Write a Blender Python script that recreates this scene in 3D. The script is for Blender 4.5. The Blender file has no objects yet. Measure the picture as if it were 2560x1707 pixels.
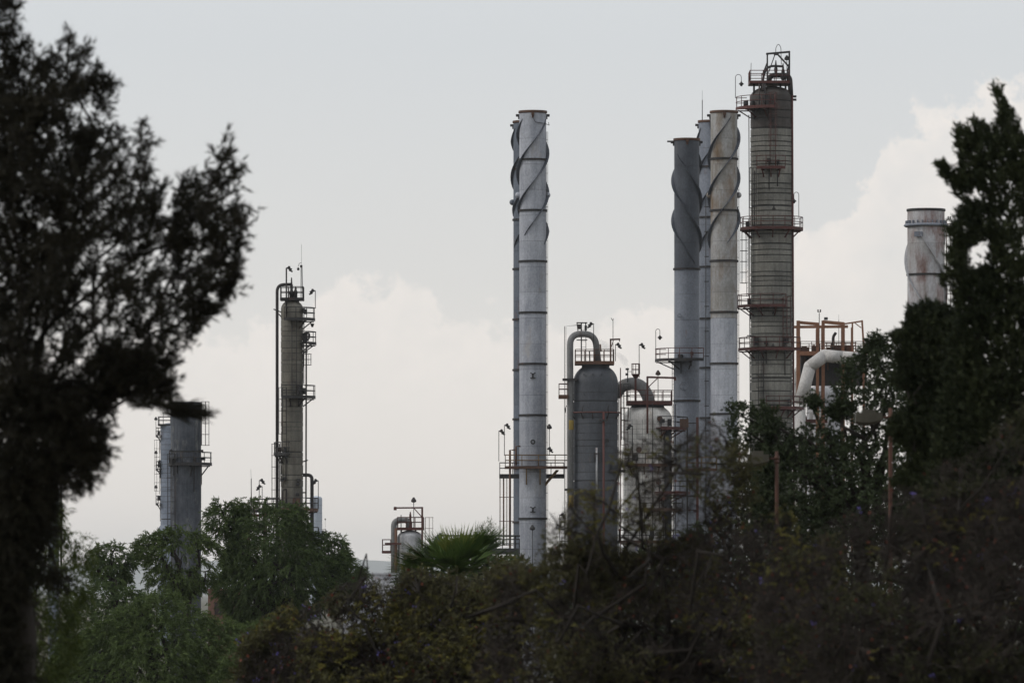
import bpy, math, random
import numpy as np

# ------------------------------------------------------------------ camera, sky, sun, exposure
sc = bpy.context.scene
HY, HC = 1480.0, 9.0                       # picture row of the horizon, eye height above the ground
def S(D): return D * 36.0 / 200.0 / 2560.0  # metres per photograph pixel at distance D
def X(px, D): return (px - 1280.0) * S(D)
def Z(py, D): return HC + (HY - py) * S(D)
def W(px, py, D, dy=0.0): return (X(px, D), D + dy, Z(py, D))

cam = bpy.data.cameras.new('camera'); cam_o = bpy.data.objects.new('camera', cam); sc.collection.objects.link(cam_o)
cam.lens = 200.0; cam.sensor_width = 36.0; cam.shift_y = (HY - 853.5) / 2560.0
cam.clip_start = 1.0; cam.clip_end = 60000.0
cam.dof.use_dof = True; cam.dof.focus_distance = 600.0; cam.dof.aperture_fstop = 5.0
cam_o.location = (0, 0, HC); cam_o.rotation_euler = (math.pi / 2, 0, 0)
sc.camera = cam_o
sc.view_settings.view_transform = 'Standard'; sc.view_settings.look = 'None'
sc.view_settings.gamma = 1.0; sc.view_settings.use_curve_mapping = False
sc.view_settings.exposure = 0.08
sc.render.engine = 'CYCLES'
sc.cycles.volume_bounces = 3; sc.cycles.max_bounces = 4; sc.cycles.diffuse_bounces = 2
sc.cycles.transparent_max_bounces = 8; sc.cycles.use_denoising = True
sc.cycles.caustics_reflective = False; sc.cycles.caustics_refractive = False

SUN_AZ, SUN_EL = math.radians(-98), math.radians(38)       # off to the left, behind thin cloud
world = bpy.data.worlds.new('World'); sc.world = world; world.use_nodes = True
nt = world.node_tree; nt.nodes.clear()
def N(t, **k):
    n = nt.nodes.new(t)
    for a, b in k.items(): setattr(n, a, b)
    return n
def M_(op, a, b=None, c=None, clamp=False):
    n = N('ShaderNodeMath', operation=op); n.use_clamp = clamp
    for i, v in enumerate((a, b, c)):
        if v is None: continue
        if isinstance(v, (int, float)): n.inputs[i].default_value = v
        else: nt.links.new(v, n.inputs[i])
    return n.outputs[0]
def MIX_(f, a, b):
    n = N('ShaderNodeMix', data_type='RGBA')
    for s, v in ((n.inputs['Factor'], f), (n.inputs[6], a), (n.inputs[7], b)):
        if isinstance(v, (int, float)): s.default_value = v
        elif isinstance(v, tuple): s.default_value = v
        else: nt.links.new(v, s)
    return n.outputs[2]
out = N('ShaderNodeOutputWorld'); bg = N('ShaderNodeBackground'); bg.inputs['Strength'].default_value = 0.1
sky = N('ShaderNodeTexSky', sky_type='NISHITA'); sky.sun_disc = False
sky.sun_elevation = SUN_EL; sky.sun_rotation = SUN_AZ; sky.dust_density = 3.0; sky.air_density = 1.0; sky.altitude = 2200
tc = N('ShaderNodeTexCoord'); sep = N('ShaderNodeSeparateXYZ'); nt.links.new(tc.outputs['Generated'], sep.inputs[0])
az = M_('ARCTAN2', sep.outputs[0], sep.outputs[1]); el = M_('ARCSINE', sep.outputs[2])
# a veil of thin high cloud, cooler overhead and warmer towards the horizon
ramp = N('ShaderNodeValToRGB'); nt.links.new(M_('MULTIPLY', el, 1.0 / 0.16, clamp=True), ramp.inputs[0])
cr = ramp.color_ramp
cr.elements[0].position = 0.0; cr.elements[0].color = (1.05, 0.935, 0.845, 1)
cr.elements[1].position = 1.0; cr.elements[1].color = (0.745, 0.768, 0.775, 1)
for p, c in ((0.08, (0.94, 0.855, 0.785)), (0.16, (0.86, 0.795, 0.74)), (0.34, (0.745, 0.715, 0.685)), (0.60, (0.685, 0.69, 0.69))):
    e = cr.elements.new(p); e.color = (*c, 1)
VEIL = 10.2
sv = N('ShaderNodeVectorMath', operation='SCALE'); nt.links.new(ramp.outputs[0], sv.inputs[0]); sv.inputs['Scale'].default_value = VEIL
base = MIX_(0.86, sky.outputs[0], sv.outputs[0])
# cumulus: a skyline of cloud tops over azimuth, broken up by noise
def noise_(scale, detail, rough, vec):
    n = N('ShaderNodeTexNoise'); n.inputs['Scale'].default_value = scale; n.inputs['Detail'].default_value = detail
    n.inputs['Roughness'].default_value = rough; nt.links.new(vec, n.inputs['Vector']); return n.outputs[0]
cmb = N('ShaderNodeCombineXYZ'); nt.links.new(az, cmb.inputs[0]); nt.links.new(el, cmb.inputs[1])
fc = N('ShaderNodeFloatCurve')
tops = [(-40, 800), (300, 830), (480, 818), (620, 800), (740, 775), (790, 728), (850, 690), (905, 712), (950, 728), (1010, 700), (1060, 712),
        (1110, 752), (1190, 782), (1300, 800), (1420, 800), (1600, 770), (1800, 690), (1960, 600), (2060, 500), (2130, 462), (2190, 380),
        (2225, 292), (2330, 262), (2420, 232), (2500, 190), (2620, 170)]
PK = 7.03125e-5
pts = [(((px - 1280) * PK + 0.1) / 0.2, (HY - py) * PK / 0.1) for px, py in tops]
cur = fc.mapping.curves[0]
cur.points[0].location = (0.0, 0.45); cur.points[1].location = (1.0, 0.80)
for p in pts: cur.points.new(*p)
for p in cur.points: p.handle_type = 'AUTO_CLAMPED'
fc.mapping.update()
nt.links.new(M_('MULTIPLY_ADD', az, 5.0, 0.5, clamp=True), fc.inputs['Value'])
far = M_('MULTIPLY_ADD', noise_(2.2, 2.0, 0.5, tc.outputs['Generated']), 0.10, -0.05)
top = M_('ADD', M_('MULTIPLY', fc.outputs[0], 0.1), M_('MULTIPLY', far, M_('MULTIPLY', M_('ABSOLUTE', az), 2.0, clamp=True)))
puff = M_('MULTIPLY_ADD', noise_(130.0, 6.0, 0.62, cmb.outputs[0]), 0.024, -0.012)
big = M_('MULTIPLY_ADD', noise_(45.0, 3.0, 0.5, cmb.outputs[0]), 0.012, -0.006)
depth = M_('SUBTRACT', M_('ADD', top, M_('ADD', puff, big)), el)                 # how far below the cloud's edge
mr = N('ShaderNodeMapRange', interpolation_type='SMOOTHSTEP'); nt.links.new(depth, mr.inputs[0])
mr.inputs[1].default_value = -0.0004; mr.inputs[2].default_value = 0.0032
fade = M_('POWER', 2.718, M_('MULTIPLY', M_('MAXIMUM', depth, 0.0), -42.0))
lump = M_('MULTIPLY_ADD', noise_(95.0, 7.0, 0.62, cmb.outputs[0]), 1.8, -0.40)
cmask = M_('MULTIPLY', M_('MULTIPLY', mr.outputs[0], M_('MULTIPLY_ADD', fade, 0.70, 0.26)), M_('ADD', lump, 0.35), clamp=True)
skyc = MIX_(M_('MULTIPLY', cmask, 1.0, clamp=True), base, (8.75, 8.2, 7.7, 1))
# soft cooler patches between the clouds
blue = M_('MULTIPLY', noise_(9.0, 3.0, 0.5, cmb.outputs[0]), 0.10)
skyc = MIX_(blue, skyc, (6.0, 6.4, 6.7, 1))
nt.links.new(skyc, bg.inputs['Color']); nt.links.new(bg.outputs[0], out.inputs['Surface'])

sun = bpy.data.lights.new('sun', 'SUN'); sun.energy = 1.2; sun.angle = math.radians(16); sun.color = (1.0, 0.95, 0.88)
sun_o = bpy.data.objects.new('sun', sun); sc.collection.objects.link(sun_o)
sun_o.rotation_euler = (math.pi / 2 - SUN_EL, 0, math.pi - SUN_AZ)

rng = np.random.default_rng(7); random.seed(7)
COL = sc.collection

# ------------------------------------------------------------------ materials
def ramp_node(nt, src, stops):
    r = nt.nodes.new('ShaderNodeValToRGB'); nt.links.new(src, r.inputs[0])
    e = r.color_ramp.elements
    e[0].position, e[0].color = stops[0][0], (*stops[0][1], 1)
    e[1].position, e[1].color = stops[-1][0], (*stops[-1][1], 1)
    for p, c in stops[1:-1]:
        q = e.new(p); q.color = (*c, 1)
    return r.outputs[0]
MATS = {}
def metal(name, c, c2=None, rust=0.0, rustc=(0.13, 0.055, 0.03), rough=0.6, streak=0.5, scale=1.0, spec=0.3, piecevar=0.09):
    """weathered painted steel or sheet: vertical streaks, blotches and rust with shapes of their own"""
    if name in MATS: return MATS[name]
    m = bpy.data.materials.new(name); m.use_nodes = True; t = m.node_tree; b = t.nodes['Principled BSDF']
    g = t.nodes.new('ShaderNodeNewGeometry')
    def nz(sx, sz, det, rg=0.6):
        mp = t.nodes.new('ShaderNodeMapping'); t.links.new(g.outputs['Position'], mp.inputs[0]); mp.inputs['Scale'].default_value = (sx, sx, sz)
        n = t.nodes.new('ShaderNodeTexNoise'); t.links.new(mp.outputs[0], n.inputs['Vector']); n.inputs['Scale'].default_value = 1.0
        n.inputs['Detail'].default_value = det; n.inputs['Roughness'].default_value = rg
        return n.outputs[0]
    def mx(f, a, bb, typ='MIX'):
        n = t.nodes.new('ShaderNodeMix'); n.data_type = 'RGBA'; n.blend_type = typ
        for s, v in ((n.inputs['Factor'], f), (n.inputs[6], a), (n.inputs[7], bb)):
            if isinstance(v, (int, float)): s.default_value = v
            elif isinstance(v, tuple): s.default_value = (*v, 1)
            else: t.links.new(v, s)
        return n.outputs[2]
    c2 = c2 or tuple(x * 0.62 for x in c)
    st = ramp_node(t, nz(1.9 * scale, 0.10 * scale, 5), [(0.40, (0, 0, 0)), (0.62, (1, 1, 1))])
    bl = ramp_node(t, nz(0.45 * scale, 0.35 * scale, 6), [(0.38, (0, 0, 0)), (0.62, (1, 1, 1))])
    col = mx(streak, c, mx(st, c, c2)); col = mx(0.55, col, mx(bl, c2, c))
    fine = ramp_node(t, nz(7 * scale, 4 * scale, 3), [(0.3, (0.8, 0.8, 0.8)), (0.7, (1.12, 1.12, 1.12))])
    col = mx(1.0, col, fine, 'MULTIPLY')
    oi = t.nodes.new('ShaderNodeObjectInfo'); mrn = t.nodes.new('ShaderNodeMapRange'); t.links.new(oi.outputs['Random'], mrn.inputs[0])
    mrn.inputs[3].default_value = 1.0 - piecevar; mrn.inputs[4].default_value = 1.0 + piecevar; col = mx(1.0, col, mrn.outputs[0], 'MULTIPLY')
    if rust > 0:
        rr = ramp_node(t, nz(0.8 * scale, 0.28 * scale, 7, 0.66), [(0.62 - 0.25 * rust, (0, 0, 0)), (0.80 - 0.2 * rust, (1, 1, 1))])
        col = mx(rr, col, mx(bl, rustc, tuple(x * 1.7 for x in rustc)))
    t.links.new(col, b.inputs['Base Color'])
    b.inputs['Roughness'].default_value = rough; b.inputs['Specular IOR Level'].default_value = spec
    bp = t.nodes.new('ShaderNodeBump'); bp.inputs['Strength'].default_value = 0.35; bp.inputs['Distance'].default_value = 0.06
    t.links.new(nz(1.3, 1.1, 4), bp.inputs['Height']); t.links.new(bp.outputs[0], b.inputs['Normal'])
    MATS[name] = m; return m
def leafmat(name, c, c2, trans=0.25, rough=0.65):
    if name in MATS: return MATS[name]
    m = bpy.data.materials.new(name); m.use_nodes = True; t = m.node_tree; b = t.nodes['Principled BSDF']
    g = t.nodes.new('ShaderNodeNewGeometry')
    n = t.nodes.new('ShaderNodeTexNoise'); t.links.new(g.outputs['Position'], n.inputs['Vector']); n.inputs['Scale'].default_value = 1.4; n.inputs['Detail'].default_value = 2
    a = t.nodes.new('ShaderNodeMath'); a.operation = 'MULTIPLY_ADD'; t.links.new(g.outputs['Random Per Island'], a.inputs[0]); a.inputs[1].default_value = 0.6
    s = t.nodes.new('ShaderNodeMath'); s.operation = 'MULTIPLY_ADD'; t.links.new(n.outputs[0], s.inputs[0]); s.inputs[1].default_value = 1.1; s.inputs[2].default_value = -0.35
    t.links.new(s.outputs[0], a.inputs[2])
    col = ramp_node(t, a.outputs[0], [(0.1, c), (0.9, c2)])
    t.links.new(col, b.inputs['Base Color']); b.inputs['Roughness'].default_value = rough; b.inputs['Specular IOR Level'].default_value = 0.15
    if trans > 0:
        tr = t.nodes.new('ShaderNodeBsdfTranslucent'); t.links.new(col, tr.inputs['Color'])
        mxs = t.nodes.new('ShaderNodeMixShader'); mxs.inputs[0].default_value = trans
        t.links.new(b.outputs[0], mxs.inputs[1]); t.links.new(tr.outputs[0], mxs.inputs[2])
        t.links.new(mxs.outputs[0], t.nodes['Material Output'].inputs['Surface'])
    MATS[name] = m; return m

ALU = metal('aluminium_paint', (0.45, 0.465, 0.515), (0.26, 0.275, 0.32), rust=0.14, rustc=(0.24, 0.22, 0.205), streak=0.9)
ALU_REAR = metal('blue_grey_paint', (0.13, 0.15, 0.185), (0.08, 0.095, 0.125), rust=0.05)
ALU_RUST = metal('stained_aluminium_paint', (0.40, 0.40, 0.415), (0.22, 0.205, 0.18), rust=0.66, rustc=(0.125, 0.085, 0.052), streak=0.8, scale=0.8)
STACK_DARK = metal('sooty_grey_paint', (0.090, 0.099, 0.120), (0.046, 0.052, 0.066), rust=0.1, rustc=(0.07, 0.065, 0.062))
STACK_MID = metal('slate_grey_paint', (0.225, 0.245, 0.29), (0.145, 0.16, 0.195), rust=0.05)
CONC = metal('weathered_concrete', (0.088, 0.096, 0.115), (0.024, 0.030, 0.042), rust=0.30, rustc=(0.13, 0.13, 0.125), streak=0.9, scale=1.7)
TOWER = metal('olive_grey_cladding', (0.245, 0.238, 0.212), (0.108, 0.105, 0.096), rust=0.2, rustc=(0.075, 0.066, 0.058), streak=0.9, piecevar=0.16)
TOWER_TOP = metal('sooty_brown_cladding', (0.075, 0.064, 0.059), (0.038, 0.033, 0.031), rust=0.2, rustc=(0.09, 0.035, 0.03), streak=0.9, piecevar=0.16)
SLIM = metal('grey_brown_cladding', (0.175, 0.162, 0.135), (0.08, 0.074, 0.064), rust=0.25, rustc=(0.06, 0.045, 0.036), streak=0.9, piecevar=0.15)
VES = metal('dark_grey_cladding', (0.078, 0.084, 0.098), (0.045, 0.049, 0.059), rust=0.08, rustc=(0.07, 0.06, 0.055))
WHITE = metal('white_cladding', (0.82, 0.80, 0.77), (0.55, 0.53, 0.51), rust=0.16, rustc=(0.26, 0.19, 0.12), streak=0.8, piecevar=0.07)
WHITE2 = metal('pale_vessel_paint', (0.48, 0.48, 0.50), (0.30, 0.30, 0.32), rust=0.2, rustc=(0.17, 0.12, 0.09), streak=0.8)
DUCTW = metal('white_duct_paint', (0.62, 0.60, 0.585), (0.44, 0.42, 0.41), rust=0.15, rustc=(0.22, 0.18, 0.15))
RUSTY = metal('rusted_white_paint', (0.52, 0.52, 0.55), (0.33, 0.31, 0.30), rust=0.72, rustc=(0.11, 0.05, 0.038), streak=0.9, scale=0.7)
PIPE_GREY = metal('grey_pipe_lagging', (0.23, 0.23, 0.235), (0.13, 0.128, 0.125), rust=0.2, rustc=(0.08, 0.06, 0.05))
PIPE_DARK = metal('dark_pipe_steel', (0.05, 0.045, 0.045), (0.03, 0.028, 0.028), rust=0.2, rustc=(0.06, 0.035, 0.028))
STEEL = metal('dark_steel', (0.035, 0.033, 0.034), (0.022, 0.021, 0.022), rust=0.3, rustc=(0.06, 0.03, 0.022))
REDST = metal('red_oxide_steel', (0.105, 0.034, 0.029), (0.06, 0.024, 0.021), rust=0.3, rustc=(0.05, 0.025, 0.02))
RUSTST = metal('rusty_steel', (0.12, 0.058, 0.035), (0.06, 0.035, 0.026), rust=0.3, rustc=(0.045, 0.025, 0.02))
YELST = metal('faded_yellow_steel', (0.23, 0.145, 0.05), (0.11, 0.065, 0.035), rust=0.45, rustc=(0.08, 0.04, 0.025))
ORANGE = metal('orange_steel', (0.29, 0.135, 0.075), (0.19, 0.088, 0.052), rust=0.2, rustc=(0.13, 0.055, 0.035))
YELLOW = metal('yellow_band_paint', (0.35, 0.25, 0.06), (0.22, 0.16, 0.05), rust=0.2)
GREENBOX = metal('green_box_paint', (0.07, 0.095, 0.08), (0.045, 0.06, 0.052))
HAZEBLUE = metal('blue_grey_haze_tint', (0.22, 0.25, 0.31), (0.15, 0.175, 0.225), rust=0.05)  # bluing from distant haze is put into the column colour
PALEBLUE = metal('pale_blue_haze_tint', (0.42, 0.46, 0.53), (0.34, 0.38, 0.45))  # far haze painted in: colour paled and blued to look faded
WALLW = metal('white_wall_paint', (0.66, 0.66, 0.70), (0.55, 0.55, 0.60), rough=0.8)
BRICKM = metal('terracotta_wall', (0.21, 0.115, 0.088), (0.14, 0.08, 0.065), rough=0.9)
LAMPM = metal('lamp_housing_steel', (0.085, 0.077, 0.058), (0.055, 0.05, 0.04), rust=0.2, rustc=(0.07, 0.045, 0.03))
POLEM = metal('rusty_pole_steel', (0.095, 0.042, 0.028), (0.058, 0.028, 0.021), rust=0.4, rustc=(0.08, 0.035, 0.025))
DARKIN = metal('bare_inner_steel', (0.045, 0.043, 0.041), (0.03, 0.03, 0.03))
BARK = metal('dark_bark', (0.030, 0.024, 0.020), (0.016, 0.013, 0.011), rough=0.95, scale=4)
BARKG = metal('grey_bark', (0.075, 0.064, 0.055), (0.04, 0.034, 0.03), rough=0.95, scale=4)

# ------------------------------------------------------------------ mesh helpers
class MB:
    def __init__(s): s.v, s.f, s.sm = [], [], []
    def add(s, vs, fs, smooth=False):
        o = len(s.v); s.v += [tuple(map(float, q)) for q in vs]
        s.f += [tuple(i + o for i in q) for q in fs]; s.sm += [smooth] * len(fs)
    def box(s, c, d, rz=0.0, ry=0.0):
        a, b, e = d[0] / 2, d[1] / 2, d[2] / 2; vs = []
        for x, y, z in ((-a, -b, -e), (a, -b, -e), (a, b, -e), (-a, b, -e), (-a, -b, e), (a, -b, e), (a, b, e), (-a, b, e)):
            x, z = x * math.cos(ry) + z * math.sin(ry), -x * math.sin(ry) + z * math.cos(ry)
            x, y = x * math.cos(rz) - y * math.sin(rz), x * math.sin(rz) + y * math.cos(rz)
            vs.append((c[0] + x, c[1] + y, c[2] + z))
        s.add(vs, [(0, 3, 2, 1), (4, 5, 6, 7), (0, 1, 5, 4), (1, 2, 6, 5), (2, 3, 7, 6), (3, 0, 4, 7)]); return s
    def tube(s, pts, r, n=6, smooth=True, caps=True):
        P = [np.array(p, float) for p in pts]; k = len(P)
        R = [r] * k if isinstance(r, (int, float)) else list(r)
        T = []
        for i in range(k):
            t = P[min(i + 1, k - 1)] - P[max(i - 1, 0)]; T.append(t / (np.linalg.norm(t) + 1e-12))
        u = np.cross(T[0], (0, 0, 1.0))
        if np.linalg.norm(u) < 1e-3: u = np.cross(T[0], (0, 1.0, 0))
        u /= np.linalg.norm(u); vs = []
        for i in range(k):
            u = u - T[i] * np.dot(u, T[i]); u /= np.linalg.norm(u) + 1e-12; w = np.cross(T[i], u)
            for j in range(n):
                a = 2 * math.pi * (j + 0.5) / n
                vs.append(P[i] + R[i] * (math.cos(a) * u + math.sin(a) * w))
        fs = [(i * n + j, i * n + (j + 1) % n, (i + 1) * n + (j + 1) % n, (i + 1) * n + j) for i in range(k - 1) for j in range(n)]
        s.add(vs, fs, smooth and n > 4)
        if caps:
            o = len(s.v) - k * n
            s.f += [tuple(o + j for j in range(n))[::-1], tuple(o + (k - 1) * n + j for j in range(n))]; s.sm += [False, False]
        return s
    def bar(s, a, b, w): return s.tube([a, b], w * 0.7071, n=4, smooth=False)
    def lathe(s, c, prof, n=40, a0=0.0, a1=360.0, smooth=True, close=False, split=False):
        if split:                                           # keep the profile's corners crisp
            for q in range(len(prof) - 1): s.lathe(c, prof[q:q + 2], n, a0, a1, smooth)
            return s
        full = abs(a1 - a0) >= 359.9; m = n if full else n + 1; vs = []
        for i in range(m):
            a = math.radians(a0 + (a1 - a0) * i / n)
            for r, z in prof: vs.append((c[0] + r * math.cos(a), c[1] + r * math.sin(a), c[2] + z))
        k = len(prof); fs = []
        for i in range(n):
            j = (i + 1) % m if full else i + 1
            for q in range(k - 1 + (1 if close else 0)):
                q2 = (q + 1) % k
                fs.append((i * k + q, j * k + q, j * k + q2, i * k + q2))
        if close and not full:
            fs += [tuple(range(k)), tuple((m - 1) * k + q for q in range(k))[::-1]]
        s.add(vs, fs, smooth); return s
    def mesh(s, name):
        me = bpy.data.meshes.new(name); me.from_pydata(s.v, [], s.f); me.polygons.foreach_set('use_smooth', s.sm); me.update(); return me
    def build(s, name, mat, parent=None, org=None):
        if org is None and parent is not None:
            r = parent
            while r.parent: r = r.parent
            org = tuple(r.location)
        if org: s.v = [(a - org[0], b - org[1], c - org[2]) for a, b, c in s.v]
        me = s.mesh(name); me.materials.append(mat)
        o = bpy.data.objects.new(name, me); COL.objects.link(o)
        if parent: o.parent = parent
        elif org: o.location = org
        return o
def np_mesh(name, V, n_per, mat, parent=None, org=(0, 0, 0)):
    """V: (faces * n_per, 3) array of separate small faces"""
    V = np.asarray(V, np.float32) - np.asarray(org, np.float32); nf = len(V) // n_per
    me = bpy.data.meshes.new(name); me.vertices.add(len(V)); me.vertices.foreach_set('co', V.ravel())
    me.loops.add(len(V)); me.loops.foreach_set('vertex_index', np.arange(len(V), dtype=np.int32))
    me.polygons.add(nf); me.polygons.foreach_set('loop_start', np.arange(0, len(V), n_per, dtype=np.int32))
    me.update(calc_edges=True); me.materials.append(mat)
    o = bpy.data.objects.new(name, me); COL.objects.link(o)
    if parent: o.parent = parent
    if nf > 250: o['kind'] = 'stuff'
    return o
def thing(name, label, cat, loc, group=None):
    o = bpy.data.objects.new(name, None); COL.objects.link(o); o.location = loc; o.empty_display_size = 0.5
    o['label'] = label; o['category'] = cat
    if group: o['group'] = group
    return o
def piece(name, me, parent, loc, rot=(0, 0, 0), scale=None):
    o = bpy.data.objects.new(name, me); COL.objects.link(o); o.parent = parent; o.location = loc; o.rotation_euler = rot
    if scale: o.scale = scale
    return o
def with_mat(me, mat): me.materials.append(mat); return me

def arc(cx, cy, z, r, a0, a1, n):
    return [(cx + r * math.cos(math.radians(a0 + (a1 - a0) * i / n)), cy + r * math.sin(math.radians(a0 + (a1 - a0) * i / n)), z) for i in range(n + 1)]
RR = 0.042
def platform(root, cx, cy, z, r0, r1, a0, a1, dm, rm, h=1.15, th=0.26, posts=0, brackets=4, blen=0.8):
    """a curved walkway bracketed off a round shell: deck, railing and knee brackets; camera side is 270 degrees"""
    n = max(4, int(abs(a1 - a0) / 9))
    d = MB().lathe((cx, cy, z), [(r0, -0.08), (r1 - 0.02, -0.08), (r1 - 0.02, -th), (r1, -th), (r1, 0.06), (r1 - 0.02, 0.06), (r1 - 0.02, 0), (r0, 0)], n, a0, a1, False, True).build('platform', dm, root)
    g = MB(); rr = r1 - 0.05; full = abs(a1 - a0) > 359
    for zz in (h, h * 0.52): g.tube(arc(cx, cy, z + zz, rr, a0, a1, n), RR, 5)
    k = posts or max(3, int(math.radians(abs(a1 - a0)) * rr / 1.25))
    for i in range(k + (0 if full else 1)):
        a = math.radians(a0 + (a1 - a0) * i / k); p = (cx + rr * math.cos(a), cy + rr * math.sin(a))
        g.tube([(p[0], p[1], z), (p[0], p[1], z + h)], RR, 5)
    if not full:
        for a in (a0, a1):
            a = math.radians(a); q = max(r0 + 0.1, rr - 1.1)
            for zz in (h, h * 0.52):
                g.tube([(cx + rr * math.cos(a), cy + rr * math.sin(a), z + zz), (cx + q * math.cos(a), cy + q * math.sin(a), z + zz)], RR, 5)
    g.build('railing', rm, d)
    for i in range(brackets):
        a = math.radians(a0 + (a1 - a0) * (i + 0.5) / brackets); c, s_ = math.cos(a), math.sin(a)
        b = MB().bar((cx + (r1 - 0.25) * c, cy + (r1 - 0.25) * s_, z - th), (cx + (r0 + 0.02) * c, cy + (r0 + 0.02) * s_, z - th - blen), 0.11)
        b.bar((cx + (r1 - 0.1) * c, cy + (r1 - 0.1) * s_, z - th - 0.06), (cx + r0 * c, cy + r0 * s_, z - th - 0.06), 0.12)
        b.build('bracket', dm, d)
    for i in range(random.randint(1, 3)):                       # junction boxes, valves and conduits crowding the walkway
        a = math.radians(random.uniform(a0 + 6, a1 - 6)); q = r0 + 0.28; c, s_ = math.cos(a), math.sin(a); w, hh = random.uniform(0.22, 0.5), random.uniform(0.35, 1.0)
        e = MB().box((cx + q * c, cy + q * s_, z + hh / 2 + random.uniform(0.0, 0.5)), (w, w * 0.8, hh), a)
        e.tube([(cx + (r0 + 0.1) * c, cy + (r0 + 0.1) * s_, z - random.uniform(0.5, 3.0)), (cx + (r0 + 0.1) * c, cy + (r0 + 0.1) * s_, z + hh)], 0.05, 5)
        e.build('junction_box', STEEL, d)
    return d
def rect_platform(root, x0, x1, y0, y1, z, dm, rm, h=1.15, th=0.28, sides='lrfb', step=1.5, name='platform'):
    d = MB().box(((x0 + x1) / 2, (y0 + y1) / 2, z - th / 2), (x1 - x0, y1 - y0, th)).build(name, dm, root)
    g = MB(); e = 0.05
    runs = {'f': ((x0 + e, y0 + e), (x1 - e, y0 + e)), 'b': ((x0 + e, y1 - e), (x1 - e, y1 - e)), 'l': ((x0 + e, y0 + e), (x0 + e, y1 - e)), 'r': ((x1 - e, y0 + e), (x1 - e, y1 - e))}
    for k in sides:
        (ax, ay), (bx, by) = runs[k]; L = math.hypot(bx - ax, by - ay); m = max(1, round(L / step))
        for zz in (h, h * 0.52): g.tube([(ax, ay, z + zz), (bx, by, z + zz)], RR, 5)
        for i in range(m + 1):
            p = (ax + (bx - ax) * i / m, ay + (by - ay) * i / m); g.tube([(*p, z), (*p, z + h)], RR, 5)
    g.build('railing', rm, d); return d
def ladder(root, x, y, z0, z1, face, m, cage=True, w=0.5, stand=0.0, cagelow=2.0):
    """face: direction the climber's back points to, degrees"""
    a = math.radians(face); dx, dy = math.cos(a), math.sin(a); tx, ty = -dy, dx
    g = MB()
    for s in (-1, 1): g.tube([(x + tx * w / 2 * s, y + ty * w / 2 * s, z0), (x + tx * w / 2 * s, y + ty * w / 2 * s, z1)], 0.035, 5)
    k = int((z1 - z0) / 0.6)
    for i in range(k):
        z = z0 + 0.6 * (i + 0.5); g.tube([(x - tx * w / 2, y - ty * w / 2, z), (x + tx * w / 2, y + ty * w / 2, z)], 0.022, 4)
    L = g.build('ladder', m, root)
    if cage:
        c = MB(); R = 0.42; zc = z0 + cagelow; k = max(2, round((z1 - zc) / 1.25)); ox, oy = x + dx * 0.42, y + dy * 0.42
        hoop = [(-w / 2, -0.42)] + [(R * math.cos(t), R * math.sin(t)) for t in np.linspace(math.pi, 0, 7)] + [(w / 2, -0.42)]
        pt = lambda q, z: (ox + tx * q[0] + dx * q[1], oy + ty * q[0] + dy * q[1], z)
        for i in range(k + 1): c.tube([pt(q, zc + (z1 - zc) * i / k) for q in hoop], 0.03, 4)
        for q in hoop[1:-1:2]: c.tube([pt(q, zc), pt(q, z1)], 0.026, 4)
        c.build('ladder_cage', m, L)
    return L
def lamp(root, px, yb, yt, D, dy, kind='flood', side=1, m=None, name='lamp_pole'):
    """a pole rising off a deck with its lamp head"""
    m = m or STEEL; s = S(D); x = X(px, D); y = D + dy; zb, zt = Z(yb, D), Z(yt, D)
    if kind == 'goose':
        w = 0.30 * abs(side); sg = 1 if side > 0 else -1
        pts = [(x, y, zb), (x, y, zt - w)] + [(x + sg * w * (1 - math.cos(t)), y, zt - w + w * math.sin(t)) for t in np.linspace(0.3, math.pi, 7)]
        pts.append((x + sg * 2 * w, y, zt - w - 0.45))
        p = MB().tube(pts, 0.035, 5).build(name, m, root)
        MB().lathe((x + sg * 2 * w, y, zt - w - 0.95), [(0.0, 0.0), (0.10, 0.02), (0.14, 0.16), (0.27, 0.22), (0.27, 0.27), (0.10, 0.42), (0.05, 0.52), (0.0, 0.53)], 12).build('lamp_head', m, p)
    elif kind == 'flood':
        p = MB().tube([(x, y, zb), (x, y, zt), (x + side * 0.12, y, zt + 0.02)], 0.04, 5).build(name, m, root)
        h = MB(); cx_, cz = x + side * 0.34, zt - 0.10
        h.box((cx_, y - 0.05, cz), (0.50, 0.4, 0.22), 0, side * 0.45); h.box((cx_ + side * 0.12, y + 0.1, cz - 0.22), (0.42, 0.3, 0.16), 0, side * 0.45)
        h.tube([(x, y, zt - 0.02), (cx_, y, cz + 0.1)], 0.05, 5)
        h.lathe((cx_ - side * 0.05, y, cz - 0.05), [(0.0, 0.34), (0.10, 0.32), (0.14, 0.2), (0.14, 0.05)], 8)
        h.build('lamp_head', m, p)
    else:
        p = MB().tube([(x, y, zb), (x, y, zt)], 0.04, 5).build(name, m, root)
        MB().lathe((x, y, zt - 0.15), [(0, -0.02), (0.12, 0.0), (0.26, 0.05), (0.28, 0.14), (0.22, 0.32), (0.13, 0.42), (0.10, 0.52), (0, 0.54)], 12).build('lamp_head', m, p)
    return p
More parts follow.
